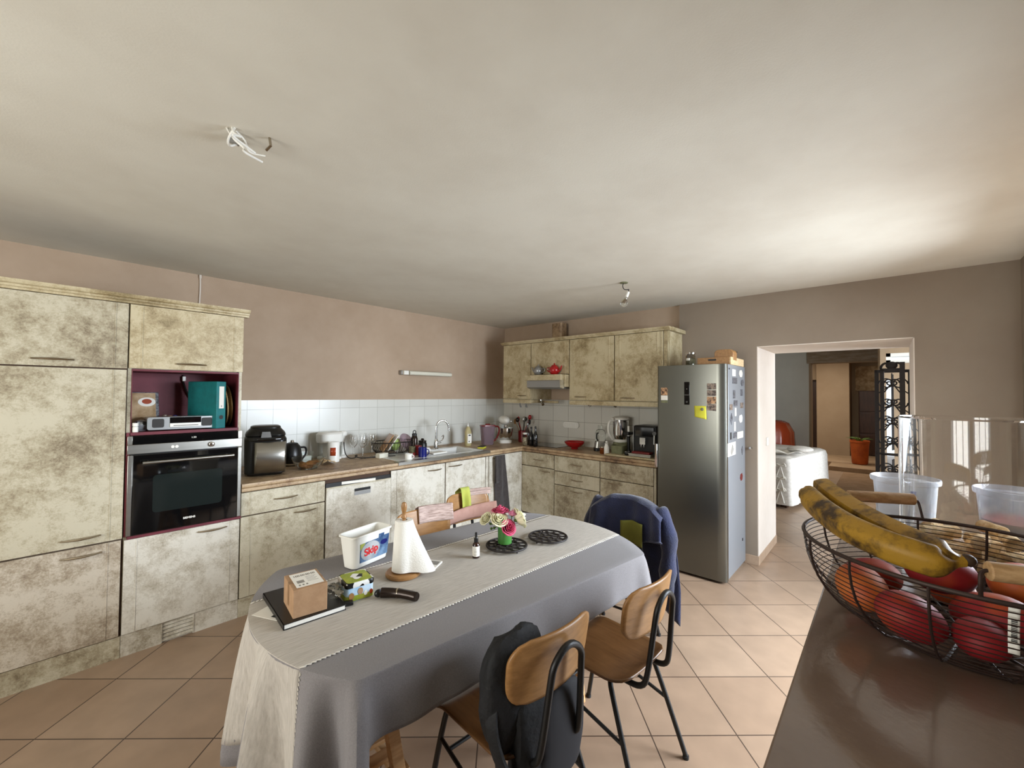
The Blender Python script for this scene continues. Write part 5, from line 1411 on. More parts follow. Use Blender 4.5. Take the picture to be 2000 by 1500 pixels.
# stand mixer
t = lt('stand_mixer', 'white stand mixer with a steel bowl in the far worktop corner', 'mixer', 4.12, 3.83, rad(-35))
mb = MB(); mb.loft([sq(.17, .30, 0, .05), sq(.17, .30, .03, .05), sq(.15, .28, .04, .05)]); mb.loft([[(x, y+.09, z) for x, y, z in sq(.10, .10, .03, .03)], [(x, y+.085, z) for x, y, z in sq(.085, .085, .14, .03)], [(x, y+.085, z) for x, y, z in sq(.10, .12, .245, .035)]]); obj('base', mb, 'whitegloss', t, bev=.002)
mb = MB(); mb.ball((0, -.0, .295), (.068, .185, .062), 24, 14, lambda d: 1.0 if d.y < 0 else 1.0-.0*d.y); hd = obj('mixer_head', mb, 'whitegloss', t)
mb = MB(); mb.grid(lambda a, c: (.0685*cos(-.3+a*0)*(1 if c < .5 else 1), 0, 0), 1, 1) if 0 else mb.tube([(.069, y, .285+.0*y) for y in (-.12, -.05, .03, .10)], .006, 6)
obj('trim_band', mb, 'chrome', hd)
mb = MB(); mb.tube([(0, -.095, .24), (0, -.095, .19)], [.028, .022], 16); obj('attachment_hub', mb, 'chrome', t)
mb = MB(); mb.lathe([(.05, .041), (.055, .05), (.095, .10), (.105, .165), (.108, .195), (.105, .195), (.10, .165), (.09, .105), (.01, .055)], (0, -.06, 0), 36); obj('steel_bowl', mb, 'chrome', t)
t = lt('utensil_crock', 'dark red pot crammed with cooking utensils in the corner', 'pot', 4.33, 3.68)
mb = MB(); mb.lathe([(.055, 0), (.06, .006), (.062, .15), (.058, .15), (.055, .01), (.01, .008)]); obj('crock', mb, 'darkred', t)
rn_ = random.Random(5)
for k, (mt_, ln, hd_) in enumerate((('black', .30, 'b'), ('red', .30, 's'), ('wood', .27, 's'), ('bronze', .30, 'b'), ('steel', .31, 'w'), ('black', .27, 's'), ('red', .33, 'b'))):
    a = k*.9+.4; tip = Vector((.105*cos(a), .105*sin(a), ln)); ft = Vector((-.02*cos(a), -.02*sin(a), .02))
    mb = MB(); mb.T = Matrix.Translation((4.33, 3.68, WZ)); mb.tube([ft, tip], .005, 6)
    mb.ball(tip, (.026, .026, .032) if hd_ == 'b' else (.024, .012, .036), 12, 8)
    names = ('black ladle', 'red spatula', 'wooden spoon', 'bronze ladle', 'steel whisk', 'black turner', 'bright red spoon')
    single('cooking_utensil', mb, mt_, names[k]+' standing in the dark red utensil pot', 'utensil', 'utensils in the red pot')


def bottle(x, y, mt_, label, r_=.03, h_=.25, cap='black', name='bottle', neck=.35, grp=None):
    t = lt(name, label, 'bottle', x, y, group=grp)
    hb = h_*(1-neck)
    mb = MB(); mb.lathe([(r_*.92, 0), (r_, .004), (r_, hb*.9), (r_*.75, hb), (r_*.38, hb+h_*neck*.35), (r_*.36, h_-.02)]); obj('bottle_glass', mb, mt_, t)
    mb = MB(); mb.lathe([(r_*.42, h_-.022), (r_*.42, h_), (r_*.3, h_+.002)]); obj('cap', mb, cap, t)
    return t
bottle(4.06, 3.31, 'blackgloss', 'dark oil bottle, left one of the pair next to the spice jar', .030, .235, grp='dark bottles by the hob')
bottle(4.05, 3.235, 'blackgloss', 'dark oil bottle, right one of the pair at the hob', .028, .245, grp='dark bottles by the hob')
bottle(4.17, 3.46, 'amber', 'tall dark bottle standing behind the oil bottles', .032, .27, 'aluminium', grp='dark bottles by the hob')
t = lt('spice_jar', 'clear jar of pale contents at the inner worktop corner', 'jar', 4.05, 3.40)
mb = MB(); mb.lathe([(.032, 0), (.034, .004), (.034, .12), (.028, .13), (.028, .14)]); obj('jar_glass', mb, 'thinglass', t)
mb = MB(); mb.lathe([(.029, .005), (.0305, .01), (.0305, .10), (.01, .104)]); obj('contents', mb, mat('nuts', 'd3c6ab', .9, c2='7d6a4d', ns=70), t)
mb = MB(); mb.lathe([(.031, .14), (.031, .158), (.02, .16)]); obj('lid', mb, 'white', t)

t = lt('red_bowl', 'wide red bowl on a small foot, standing on the back worktop', 'bowl', 4.22, 2.775)
mb = MB(); mb.lathe([(.042, 0), (.045, .006), (.04, .012), (.085, .035), (.118, .072), (.122, .088), (.117, .088), (.112, .074), (.08, .042), (.01, .02)], n=40); obj('bowl_shell', mb, 'red', t)
# small food processor
t = lt('food_processor', 'little steel food chopper with a clear top, right of the red bowl', 'chopper', 4.30, 2.475, rad(35))
mb = MB(); mb.loft([sq(.14, .15, 0, .03), sq(.14, .15, .03, .03), sq(.125, .13, .04, .03)]); obj('base', mb, 'black', t, bev=.002)
mb = MB(); mb.loft([sq(.13, .135, .035, .03), sq(.12, .12, .11, .03)]); obj('motor_block', mb, 'steel', t, bev=.003)
mb = MB(); mb.lathe([(.05, .112), (.056, .12), (.06, .20), (.045, .235), (.03, .245), (.03, .29), (.005, .292)]); obj('bowl_shell', mb, 'thinglass', t)
mb = MB(); mb.tube(smooth_path([(-.05, .03, .205), (-.095, .05, .205), (-.10, .05, .13), (-.055, .03, .125)]), .008, 8); obj('handle', mb, 'black', t)
# cooking food processor jug
t = lt('blender_jug', 'big steel mixing jug with white handle and lid on a machine', 'blender', 4.33, 2.235, rad(20))
mb = MB(); mb.loft([sq(.18, .19, 0, .05), sq(.18, .19, .06, .05), sq(.15, .15, .12, .05)]); obj('motor_base', mb, 'olivegreen', t, bev=.002)
mb = MB(); mb.lathe([(.060, .14), (.066, .15), (.085, .20), (.088, .365), (.084, .37)], n=36); obj('steel_jug', mb, 'chrome', t)
mb = MB(); mb.lathe([(.078, .118), (.082, .125), (.07, .145), (.06, .15)]); mb.tube(smooth_path([(-.05, .075, .36), (-.09, .12, .35), (-.095, .125, .22), (-.06, .08, .15)]), .013, 10); obj('handle', mb, 'white', t)
mb = MB(); mb.lathe([(.094, .37), (.096, .385), (.07, .402), (.02, .405)], n=36); mb.prism([(-.13, .06), (-.05, .10), (-.02, .05)], .372, .388); obj('lid', mb, 'white', t)
t = lt('immersion_blender', 'black and silver blender stick standing beside the steel jug', 'blender', 4.22, 2.085)
mb = MB(); mb.lathe([(.05, 0), (.05, .02), (.03, .03), (.02, .06)]); mb.lathe([(.015, .06), (.018, .19), (.03, .20)]); obj('base', mb, 'black', t)
mb = MB(); mb.lathe([(.012, .20), (.012, .31)]); obj('shaft', mb, 'white', t)
mb = MB(); mb.at((0, 0, .215)).box(-.06, .06, -.03, .03, 0, .035); obj('blade_guard', mb, 'black', t, bev=.008)
t = lt('storage_basket', 'low sage green box beside the coffee machine', 'box', 4.17, 2.13, z=.9475)
t.location = (4.20, 2.13, .9475); bpy.data.objects.remove(t)
t = thing('storage_basket', 'low sage green container in front of the blender stick', 'container', (4.13, 2.155, .9475))
mb = MB(); mb.loft([sq(.11, .13, 0, .02), sq(.12, .14, .085, .02), sq(.112, .132, .085, .02), sq(.10, .12, .006, .02)]); obj('container_shell', mb, 'olivegreen', t)
t = lt('honey_jar', 'amber honey jar beside the white cruet', 'jar', 4.10, 2.33)
mb = MB(); mb.lathe([(.03, 0), (.033, .004), (.033, .06), (.028, .066)]); obj('jar_glass', mb, 'honey', t)
mb = MB(); mb.lathe([(.032, .066), (.032, .078), (.02, .08)]); obj('lid', mb, 'handle', t)
t = lt('cruet', 'white ceramic cruet with a round stopper', 'cruet', 4.08, 2.272)
mb = MB(); mb.lathe([(.026, 0), (.028, .004), (.028, .08), (.020, .095), (.018, .115), (.024, .12), (.012, .125)]); mb.ball((0, 0, .135), .013, 12, 8); obj('body', mb, 'whitegloss', t)
t = thing('egg_cup', 'tiny black cup with a chrome rim on the cream board', 'cup', (4.045, 2.015, .9475))
mb = MB(); mb.lathe([(.02, 0), (.026, .01), (.027, .03), (.02, .04), (.01, .032)]); obj('cup', mb, 'black', t)
mb = MB(); mb.tube([(.0225*cos(a), .0225*sin(a), .038) for a in [i*PI/10 for i in range(20)]], .0025, 6, True); obj('rim', mb, 'chrome', t)
# coffee machine
t = thing('coffee_machine', 'black espresso machine with chrome drip tray beside the fridge', 'coffee machine', (4.19, 1.86, .9475), rz=0)
mb = MB(); mb.box(-.06, .16, -.12, .12, 0, .31); obj('body', mb, 'black', t, bev=.01)
mb = MB(); mb.box(-.065, .16, .1205, .128, .004, .30); obj('side_panel', mb, 'aluminium', t, bev=.003)
mb = MB(); mb.box(-.075, -.0605, -.10, .10, .20, .295); obj('front_panel', mb, 'blackgloss', t, bev=.003)
mb = MB(); mb.box(-.10, -.0605, -.02, .04, .12, .19)
for y in (-.004, .026): mb.tube([(-.092, y, .125), (-.092, y, .09)], .005, 8)
obj('spout', mb, 'chrome', t, bev=.002)
mb = MB(); mb.box(-.165, -.0605, -.105, .13, .0, .028); mb.box(-.170, -.165, -.11, .135, .018, .03); obj('drip_tray', mb, 'steel', t, bev=.002)
mb = MB(); mb.box(-.155, -.07, -.09, .10, .0285, .05); obj('cup_grid', mb, 'darkred', t, bev=.004)
mb = MB(); mb.tube([(-.085, -.105, .24), (-.10, -.115, .24)], .02, 12); mb.tube([(-.085, -.11, .22), (-.10, -.115, .13)], .007, 8); obj('steam_wand', mb, 'chrome', t)

# teapots on the hood shelf
def teapot(y, mt_, label, s_, flip=1):
    t = thing('teapot', label, 'teapot', (4.01, y, 1.8045), rad(90)*flip, 'teapots on the hood shelf')
    mb = MB(); mb.lathe([(.028*s_, 0), (.045*s_, .01*s_), (.062*s_, .045*s_), (.055*s_, .08*s_), (.034*s_, .098*s_)], n=28); obj('pot_body', mb, mt_, t)
    mb = MB(); mb.lathe([(.036*s_, .098*s_), (.028*s_, .108*s_), (.006*s_, .114*s_)]); mb.ball((0, 0, .122*s_), .009*s_, 10, 8); obj('lid', mb, mt_, t)
    mb = MB(); mb.tube(smooth_path([(-.055*s_, 0, .035*s_), (-.085*s_, 0, .06*s_), (-.10*s_, 0, .10*s_)]), [.014*s_]*2+[.012*s_]*2+[.009*s_]*5+[.007*s_]*1, 10); obj('spout', mb, mt_, t)
    mb = MB(); mb.tube(smooth_path([(.055*s_, 0, .075*s_), (.095*s_, 0, .085*s_), (.095*s_, 0, .04*s_), (.057*s_, 0, .03*s_)]), .006*s_, 8); obj('handle', mb, mt_, t)
teapot(3.165, 'aluminium', 'grey teapot, left of the two on the hood shelf', 1.0, -1)
teapot(2.925, 'red', 'bright red teapot on the hood shelf', 1.05, 1)

# ================================================================ ceiling fittings
t = thing('ceiling_wires', 'tangle of bare white wires hanging from the ceiling', 'wires', (.45, 1.77, 2.53))
def wire(pts, r_=.004, mt_='white', nm='wire'):
    mb = MB(); mb.tube(smooth_path(pts, 2), r_, 8); return obj(nm, mb, mt_, t, world=True)
c = Vector((.43, 1.75, 2.53))
wire([c, c+Vector((.0, -.02, -.03)), c+RT*.035+Vector((0, 0, -.035)), c+RT*.045-FD*.03+Vector((0, 0, -.05)), c+RT*.03-FD*.06+Vector((0, 0, -.06)), c+RT*.06-FD*-.04+Vector((0, 0, -.07))])
wire([c+RT*-.02, c+RT*-.015+FD*.03+Vector((0, 0, -.025)), c+RT*.02+FD*.05+Vector((0, 0, -.05)), c+RT*.03+FD*.01+Vector((0, 0, -.08)), c+RT*.05+FD*.10+Vector((0, 0, -.07))])
wire([c+RT*.01, c+RT*-.03+FD*.02+Vector((0, 0, -.03)), c+RT*-.045+FD*.05+Vector((0, 0, -.04)), c+RT*-.03+FD*.07+Vector((0, 0, -.02))])
wire([c+FD*.02, c+FD*.05+RT*.02+Vector((0, 0, -.02)), c+FD*.09+RT*.0+Vector((0, 0, -.04)), c+FD*.12+RT*.05+Vector((0, 0, -.035))], .003)
mb = MB(); mb.cbox(c+RT*-.035+FD*.06+Vector((0, 0, -.015)), (.04, .018, .014)); obj('terminal_block', mb, 'greyink', t, world=True)
mb = MB(); mb.tube([c+RT*.10+FD*.06, c+RT*.105+FD*.06+Vector((0, 0, -.03)), c+RT*.085+FD*.065+Vector((0, 0, -.045))], .005, 8); obj('hook', mb, 'handle', t, world=True)
# bulb
t = thing('bare_bulb', 'bare clear bulb hanging on a bent cable from the ceiling', 'bulb', (3.267, 1.66, 2.53))
p = Vector((3.267, 1.66, 2.53))
mb = MB(); mb.tube(smooth_path([p, p+RT*-.012+Vector((0, 0, -.03)), p+RT*.0+Vector((0, 0, -.06)), p+RT*.03+Vector((0, 0, -.062)), p+RT*.045+Vector((0, 0, -.055)), p+RT*.035+Vector((0, 0, -.085))]), .0035, 8); obj('cable', mb, 'black', t, world=True)
mb = MB(); mb.tube([p+RT*.037+Vector((0, 0, -.08)), p+RT*.022+Vector((0, 0, -.125))], .0135, 12); obj('lamp_socket', mb, 'white', t, world=True)
mb = MB(); a_, b_ = p+RT*.022+Vector((0, 0, -.125)), p+RT*-.008+Vector((0, 0, -.205))
mb.tube([a_, a_.lerp(b_, .25), a_.lerp(b_, .5), a_.lerp(b_, .75), a_.lerp(b_, .93), b_], [.010, .014, .026, .030, .020, .004], 16); obj('bulb_glass', mb, 'thinglass', t, world=True)
mb = MB(); mb.tube([a_, a_.lerp(b_, .2)], .0125, 12); obj('screw_base', mb, 'chrome', t, world=True)
mb = MB(); mb.lathe([(.035, 0), (.032, -.006), (.012, -.008)], (3.267, 1.66, 2.5295)); obj('ceiling_patch', mb, 'olivegreen', t, world=True)

# ================================================================ living room things
t = thing('sofa', 'sofa in the living room under a white slipcover with tied ribbons', 'sofa', (6.9, 1.0, 0), rad(-9))
def sofapt(L_, W_, H_, w=.0):
    def f(a, c):
        pass
mb = MB()
rings = []
for z, e in ((.06, .03), (.2, .018), (.45, .005), (.62, 0), (.69, -.02), (.715, -.07)):
    ring = []
    base = rrect(1.75+2*e, 1.35+2*e, .07, 5, .875, .675)
    ring = [(x+.012*sin(x*21)*(.7-z), y+.012*sin(y*25+1)*(.7-z), z+(.012*noise.noise(Vector((x*3, y*3, 0))) if z > .5 else 0)) for x, y in base]
    # densify
    rr = []
    for i in range(len(ring)):
        a_, b_ = Vector(ring[i]), Vector(ring[(i+1) % len(ring)])
        n_ = 14 if (b_-a_).length > .5 else 1
        for k in range(n_):
            q = a_.lerp(b_, k/n_); q.x += .012*sin(q.y*30)*(.75-z); q.y += .012*sin(q.x*26)*(.75-z); rr.append(tuple(q))
    rings.append(rr)
mb.loft(rings); obj('slipcover', mb, 'slip', t)
for k, (dx, dz) in enumerate(((0, .60), (.0, .42), (.0, .26))):
    mb = MB(); y = .12
    mb.tube(smooth_path([(-.025, y, dz), (-.03, y-.05, dz+.04), (-.03, y-.07, dz-.01), (-.03, y, dz), (-.03, y+.06, dz+.03), (-.03, y+.06, dz-.03), (-.026, y, dz)], 2), .008, 6)
    mb.tube(smooth_path([(-.03, y, dz), (-.035, y-.03, dz-.10), (-.045, y-.05, dz-.17)]), .006, 6); mb.tube(smooth_path([(-.03, y, dz), (-.035, y+.03, dz-.09), (-.04, y+.05, dz-.18)]), .006, 6)
    obj('ribbon_bow', mb, 'rope', t)
mb = MB()
for x, y in ((.12, .12), (1.6, .12), (.12, 1.2), (1.6, 1.2)): mb.box(x-.04, x+.04, y-.04, y+.04, 0, .08)
obj('foot', mb, 'darkwood', t)
t = thing('open_book', 'open pale magazine lying on the white sofa arm', 'book', (7.18, 1.12, .735), rad(20))
mb = MB(); mb.grid(lambda a, c: (-.17+.34*a, -.24+.46*c, .015+.035*abs(sin(c*2*PI*.98))*(1-.2*a)), 10, 16); obj('pages', mb, 'paper', t, thick=.006, noff=1)
mb = MB(); mb.grid(lambda a, c: (-.10+.2*a, -.20+.14*c, .060+.0*c-.01*a), 4, 4); obj('printed_page', mb, 'greyink', t)
mb = MB(); mb.ball((7.72, 1.0, .765), (.26, .17, .045), 20, 10); single('sofa_cushion', mb, 'slip', 'flat white cushion behind the magazine on the sofa', 'cushion')
t = thing('red_jar', 'huge orange-red glazed jar with ripples behind the white sofa', 'jar', (9.34, 1.70, 0))
mb = MB(); mb.lathe([(.20, 0), (.30, .08), (.40, .35), (.415, .65), (.40, .90), (.32, 1.06), (.24, 1.10), (.22, 1.08)], n=64)
for p_ in mb.v:
    a = math.atan2(p_.y, p_.x); r_ = math.hypot(p_.x, p_.y); k = 1+.022*sin(a*16+4*sin(p_.z*22)); p_.x *= k; p_.y *= k
obj('jar_body', mb, 'vase_orange', t)
t = thing('terracotta_pot', 'orange terracotta pot with a sparse plant on the pale step', 'plant pot', (11.95, .46, .1015))
mb = MB(); mb.lathe([(.13, 0), (.14, .02), (.165, .46), (.175, .47), (.175, .51), (.155, .51), (.15, .45), (.01, .44)]); obj('pot', mb, 'terracotta', t)
mb = MB()
rn_ = random.Random(3)
for k in range(12):
    a = rn_.random()*6.28; L_ = .12+.12*rn_.random(); mb.tube(smooth_path([(0, 0, .44), (.3*L_*cos(a), .3*L_*sin(a), .55), (L_*cos(a), L_*sin(a), .54+.04*rn_.random())]), [.006]*3+[.010]*4+[.004]*(8-7)+[.003]*2, 5)
obj('plant', mb, 'leaf', t)
t = thing('dark_cabinet', 'tall dark wooden cabinet at the far end of the hall', 'cabinet', (13.9, .38, .101))
mb = MB(); mb.box(-.2, .24, -.27, .16, 0, 1.62); obj('body', mb, 'darkwood', t, bev=.01)
mb = MB()
for z in (.02, .56, 1.10): mb.box(-.215, -.2005, -.26, .15, z, z+.50)
obj('door_panel', mb, 'darkwood', t, bev=.008)

# wrought iron gate
t = thing('iron_gate', 'black wrought iron scroll gate standing open beyond the doorway', 'gate', (5.85, -.06, 0), 0)
def scroll(c, r_, y_dir, turns=1.4, n=22, flip=1, ax='y', x=0):
    out = []
    for i in range(n):
        a = turns*2*PI*i/n; rr = r_*(1-.8*i/n)
        out.append((x, c[0]+y_dir*(rr*cos(a)), c[1]+flip*rr*sin(a)))
    return out
def leaf(name, M4, w_, h_, arch):
    mb = MB(); mb.T = M4
    fr = .014
    mb.box(-fr, fr, 0, .03, 0, h_); mb.box(-fr, fr, w_-.03, w_, 0, h_); mb.box(-fr, fr, 0, w_, .02, .05); mb.box(-fr, fr, 0, w_, h_-.03, h_); mb.box(-fr, fr, 0, w_, h_*.52, h_*.52+.02)
    if arch:
        for k in (.27, .73): mb.tube([(0, w_*k+w_*.24*cos(a), h_+w_*.30*sin(a)) for a in [PI*i/12 for i in range(13)]], .012, 6)
        mb.ball((0, w_*.5, h_+.03), (.02, .05, .04), 10, 8)
    for (z0, z1) in ((.08, h_*.5), (h_*.55, h_-.05)):
        n_ = 4
        for k in range(n_):
            zc = z0+(z1-z0)*(k+.5)/n_; rr = min(w_*.22, (z1-z0)/n_*.42)
            for s_ in (-1, 1):
                mb.tube(scroll((w_*.5+s_*(w_*.5-.03-rr), zc), rr, s_, flip=1 if k % 2 else -1), .007, 5)
            mb.tube([(0, w_*.5, zc-(z1-z0)/n_*.5), (0, w_*.5, zc+(z1-z0)/n_*.5)], .006, 5)
            mb.tube(smooth_path([(0, .03, zc-(z1-z0)/n_*.5), (0, w_*.5, zc), (0, w_-.03, zc-(z1-z0)/n_*.5)], 2), .006, 5)
    return obj(name, mb, 'iron', t, world=True)
leaf('gate_leaf', Matrix.Translation((5.80, -.125, 0)) @ Matrix.Rotation(rad(-8), 4, 'Z'), .18, 1.87, True)
leaf('gate_leaf', Matrix.Translation((5.92, -.19, 0)) @ Matrix.Rotation(rad(3), 4, 'Z'), .29, 1.86, False)
mb = MB(); mb.box(5.76, 5.80, -.135, -.095, 0, 1.93); obj('gate_post', mb, 'iron', t, world=True)
mb = MB(); mb.box(5.90, 5.93, .066, .090, 0, 1.86); obj('gate_post', mb, 'iron', t, world=True)
mb = MB(); mb.ball((5.9, -.215, 1.66), (.02, .03, .07), 10, 8); mb.tube([(5.9, -.22, 1.57), (5.9, -.215, 1.76)], .01, 6); obj('latch', mb, 'iron', t, world=True)

# ================================================================ counter in the foreground
CZ = 1.06
t = thing('counter', 'dark brown glossy counter in the right foreground', 'counter', (.7, -.27, 0))
mb = MB(); mb.box(-.5, 2.30, -.685, .135, CZ-.035, CZ); obj('counter_top', mb, 'counter', t, world=True, bev=.004)
mb = MB(); mb.box(-.45, 1.75, -.685, -.05, 0, CZ-.036); obj('counter_body', mb, 'counterside', t, world=True)

BC = (1.35, -.12); ZR = 1.24
t = thing('fruit_basket', 'round brown wire fruit basket with two wooden handles on the counter', 'basket', (BC[0], BC[1], CZ))
prof = [(.285, ZR-CZ), (.285, .155), (.280, .125), (.270, .095), (.252, .065), (.228, .038), (.198, .016), (.16, .006)]
def pr_at(z):
    for (r0, z0), (r1, z1) in zip(prof[:-1], prof[1:]):
        if z1 <= z <= z0: return r1+(r0-r1)*(z-z1)/(z0-z1)
    return prof[-1][0]
circ = lambda r_, z, n=72: [(r_*cos(2*PI*i/n), r_*sin(2*PI*i/n), z) for i in range(n)]
mb = MB(); mb.tube(circ(.286, ZR-CZ), .0046, 8, True); obj('rim', mb, 'wire', t)
mb = MB()
z = ZR-CZ-.013
while z > .012: mb.tube(circ(pr_at(z), z), .0011, 5, True); z -= .0105
for k in range(8): mb.tube(circ(.16*(1-k/8.)+.008, .005), .0011, 5, True)
obj('wire_rings', mb, 'wire', t)
for k in range(14):
    a = 2*PI*k/14+.21; mb = MB()
    mb.tube([((r_+.002)*cos(a), (r_+.002)*sin(a), z) for r_, z in prof]+[(.01*cos(a), .01*sin(a), .004)], .0028, 6); obj('rib', mb, 'wire', t)
mb = MB(); mb.tube(circ(.165, .0035), .0034, 8, True); obj('base_ring', mb, 'wire', t)
# wooden handles
for nm, ang_, rr, zz in (('far', 28, .292, 1.29), ('near', 197, .272, 1.288)):
    a = rad(ang_); c_ = Vector((rr*cos(a), rr*sin(a), zz-CZ)); tg = Vector((-sin(a), cos(a), 0)); rd = Vector((cos(a), sin(a), 0))
    mb = MB(); mb.tube([c_-tg*.08, c_-tg*.078, c_+tg*.078, c_+tg*.08], [.0135, .0158, .0158, .0135], 20); hd = obj('handle', mb, 'handlewood', t)
    for s_ in (-1, 1):
        mb = MB(); e = c_+tg*s_*.08
        mb.tube(smooth_path([e-tg*s_*.01, e+tg*s_*.008, e+tg*s_*.012-Vector((0, 0, .02))+rd*(.286-rr)*.5, Vector((0, 0, ZR-CZ))+rd*.284*cos(.31)+tg*s_*.088]), .0032, 8)
        obj('handle_wire', mb, 'wire', hd)
# price tag on the basket
mb = MB(); mb.grid(lambda a, c: (1.0695+.004*sin(c*3)+.02*(1-c)*.6, -.146-.013*a, 1.155+.085*c), 3, 8)
tg_ = single('price_tag', mb, 'paper', 'white barcode tag stuck on the front of the wire fruit basket', 'tag', thick=.0008)
mb = MB(); L0 = tg_.location
for k in range(14):
    z = 1.175+.0028*k; w_ = .0016 if k % 3 else .0022
    mb.box(1.0655+.0, 1.0672, -.1565, -.1495, z, z+w_)
mb.T = Matrix.Identity(4)
o_ = obj('barcode', mb, 'ink', tg_, world=True); o_.location = (0, 0, 0)
for v_ in o_.data.vertices:
    zz = v_.co.z+L0.z; c = (zz-1.155)/.085; v_.co.x = (1.0695+.004*sin(c*3)+.012*(1-c)-.0012)-L0.x+(0 if v_.co.x+L0.x < 1.066 else .0004)

def mango(c, mt_, label, r_=.05, rz=0, ry=0, squash=.86):
    mb = MB(); mb.at((0, 0, 0), rz=rz, ry=ry).ball((0, 0, 0), (r_*1.22, r_*.97, r_*squash), 28, 18, lambda d: 1+.05*d.x*abs(d.x)-.04*max(0, d.z)*d.x)
    mn = min(p.z for p in mb.v)
    o_ = single('mango', mb, mt_, label, 'mango', 'ripe fruit in the wire basket'); o_.location = (c[0], c[1], c[2]+mn)
    return o_
mango((1.198, -.030, 1.128), 'mango', 'big red mango at the front of the fruit basket', .052, rad(-52), rad(25))
mango((1.268, .048, 1.140), 'mango2', 'orange and red mango at the left end of the basket', .050, rad(20), rad(-20))
mango((1.385, -.085, 1.178), 'mango', 'dark red mango just under the banana stem', .054, rad(-60), rad(5))
mango((1.300, -.160, 1.132), 'mango', 'deep red mango right of the front one, low in the basket', .054, rad(70), rad(10))
mango((1.435, -.215, 1.170), 'mango2', 'orange mango behind the near wooden handle', .052, rad(-30), 0)
mango((1.300, -.275, 1.135), 'mango', 'red mango behind the barcode tag', .052, rad(30), rad(15))
mango((1.415, .030, 1.125), 'mango', 'red mango below the bananas at the back', .048, rad(100), 0)
mango((1.222, -.132, 1.112), 'mango', 'small shaded red mango low between the two front ones', .043, rad(-10), 0)
mango((1.480, -.110, 1.115), 'mango2', 'orange mango at the bottom back of the basket', .045, 0, 0)

# bananas
t = thing('banana_bunch', 'pair of overripe spotted bananas lying across the fruit basket', 'bananas', (1.2, .02, 1.262))
def banana(pts, r0, seed):
    P_ = smooth_path(pts, 3); K = len(P_)
    rr = []
    for i in range(K):
        q = i/(K-1)
        if q < .03: k = .34+.4*q/.03
        elif q < .12: k = .74+.26*ss((q-.03)/.09)
        elif q < .74: k = 1
        elif q < .90: k = 1-.68*ss((q-.74)/.16)
        else: k = .32
        rr.append(r0*k)
    rings = []; up = Vector((0, 0, 1))
    for i in range(K):
        tt = (P_[min(i+1, K-1)]-P_[max(i-1, 0)]).normalized(); u2 = (up-tt*up.dot(tt)).normalized(); sd = tt.cross(u2)
        ring = []
        for k in range(20):
            a = 2*PI*k/20; m5 = 1+.075*cos(5*a+seed)-.02*cos(10*a)
            ring.append(P_[i]+(u2*cos(a)+sd*sin(a)*.92)*rr[i]*m5)
        rings.append(ring)
    mb = MB(); mb.loft(rings); o_ = obj('banana', mb, 'banana', t, world=True, ang=50)
    mb = MB(); d_ = (P_[0]-P_[3]).normalized(); mb.tube([P_[0]-d_*.006, P_[0]+d_*.006], [rr[0]*1.25, rr[0]*.8], 12); obj('blossom_end', mb, 'bananatip', o_, world=True)
banana([(1.405, .166, 1.312), (1.30, .130, 1.302), (1.19, .070, 1.290), (1.130, .008, 1.283), (1.120, -.040, 1.275), (1.124, -.070, 1.269), (1.145, -.103, 1.275)], .0295, 0)
banana([(1.49, .146, 1.324), (1.38, .108, 1.318), (1.262, .052, 1.305), (1.190, -.003, 1.293), (1.150, -.050, 1.284), (1.140, -.080, 1.277), (1.150, -.105, 1.277)], .0275, 1.5)
mb = MB(); mb.ball((1.150, -.108, 1.277), (.011, .013, .011), 12, 8, lambda d: 1+.2*noise.noise(d*3)); obj('stem', mb, 'bananatip', t, world=True)

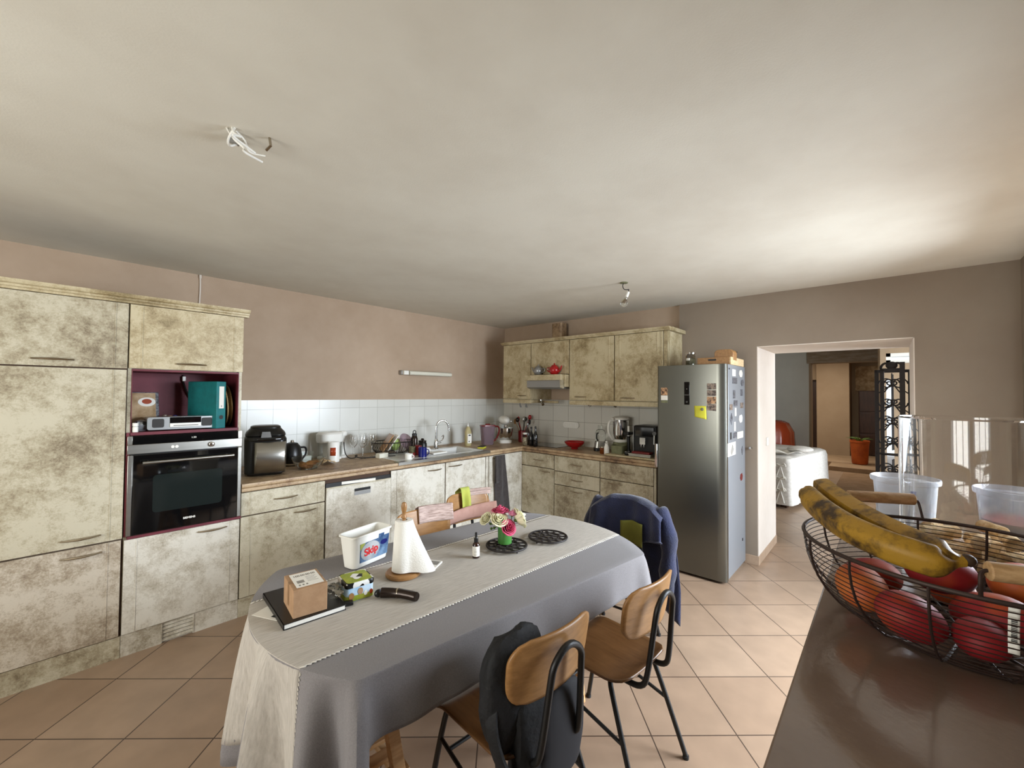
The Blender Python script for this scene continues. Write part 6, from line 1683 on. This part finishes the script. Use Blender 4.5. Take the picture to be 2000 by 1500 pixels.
# big glass with corks, tubs
GC = (1.885, -.19)
t = thing('glass_cylinder', 'large open clear glass cylinder behind the fruit basket', 'glass', (GC[0], GC[1], CZ+.0005))
mb = MB(); mb.lathe([(.155, 0), (.165, .006), (.165, .452), (.1635, .457), (.162, .452), (.161, .012), (.01, .010)], n=96)
for p_ in mb.v:
    pass
obj('glass_wall', mb, 'glass', t, ang=12)
rn_ = random.Random(11); segs = []
c0 = None
def segd(a, b):
    best = 9
    for i in range(5):
        for j in range(5):
            p_ = a[0]+(a[1]-a[0])*(i/4); q = b[0]+(b[1]-b[0])*(j/4)
            best = min(best, (p_-q).length)
    return best
for lay in range(3):
    made = []; tries = 0
    while len(made) < (9, 8, 5)[lay] and tries < 4000:
        tries += 1
        a = rn_.random()*2*PI; r_ = .12*math.sqrt(rn_.random()); th = rn_.random()*PI
        L_ = .034+.016*rn_.random(); cc = Vector((GC[0]+r_*cos(a), GC[1]+r_*sin(a), 0)); dv = Vector((cos(th), sin(th), 0))
        s_ = (cc-dv*L_, cc+dv*L_)
        if max((s_[0]-Vector((*GC, 0))).length, (s_[1]-Vector((*GC, 0))).length) > .139: continue
        if all(segd(s_, o2) > .038 for o2 in made):
            made.append(s_); z = CZ+.033+.038*lay
            if c0 is None:
                mb = MB(); mb.tube([(-.036, 0, 0), (-.034, 0, 0), (0, 0, 0), (.034, 0, 0), (.036, 0, 0)], [.016, .0185, .0180, .0188, .016], 16)
                c0 = obj('cork', mb, 'cork'); tag(c0, 'large pale cork in the clear glass cylinder', 'cork', 'corks in the glass cylinder'); cc_ = c0
            else:
                cc_ = c0.copy(); COL.objects.link(cc_)
            cc_.location = (cc.x, cc.y, z); cc_.rotation_euler = (0, 0, th)
            cc_.scale = (L_/.036, 1, 1)
def tub(x, y, label, content):
    t = thing('plastic_tub', label, 'tub', (x, y, CZ+.0005), group='translucent plastic tubs on the counter')
    mb = MB(); mb.lathe([(.070, 0), (.076, .005), (.090, .19), (.099, .195), (.1005, .205), (.0995, .212), (.096, .213), (.093, .205), (.088, .19), (.073, .008), (.01, .006)], n=56); obj('tub_wall', mb, 'frost', t)
    if content:
        mb = MB(); mb.lathe([(.06, .010), (.070, .012), (.078, .11), (.01, .115)], n=32); obj('contents', mb, 'meatred', t)
    else:
        mb = MB()
        for k in range(10): mb.box(-.0, .0, 0, 0, 0, 0) if 0 else None
        mb.grid(lambda a, c: ((.0845+.0046*c)*cos(rad(196)-a*.20), (.0845+.0046*c)*sin(rad(196)-a*.20), .13+.045*c), 4, 2); obj('printed_mark', mb, 'blue', t, thick=.0008, noff=1)
tub(2.20, -.045, 'empty translucent tub seen partly through the left side of the glass', False)
tub(2.15, -.315, 'translucent tub with red contents behind the middle of the glass', True)
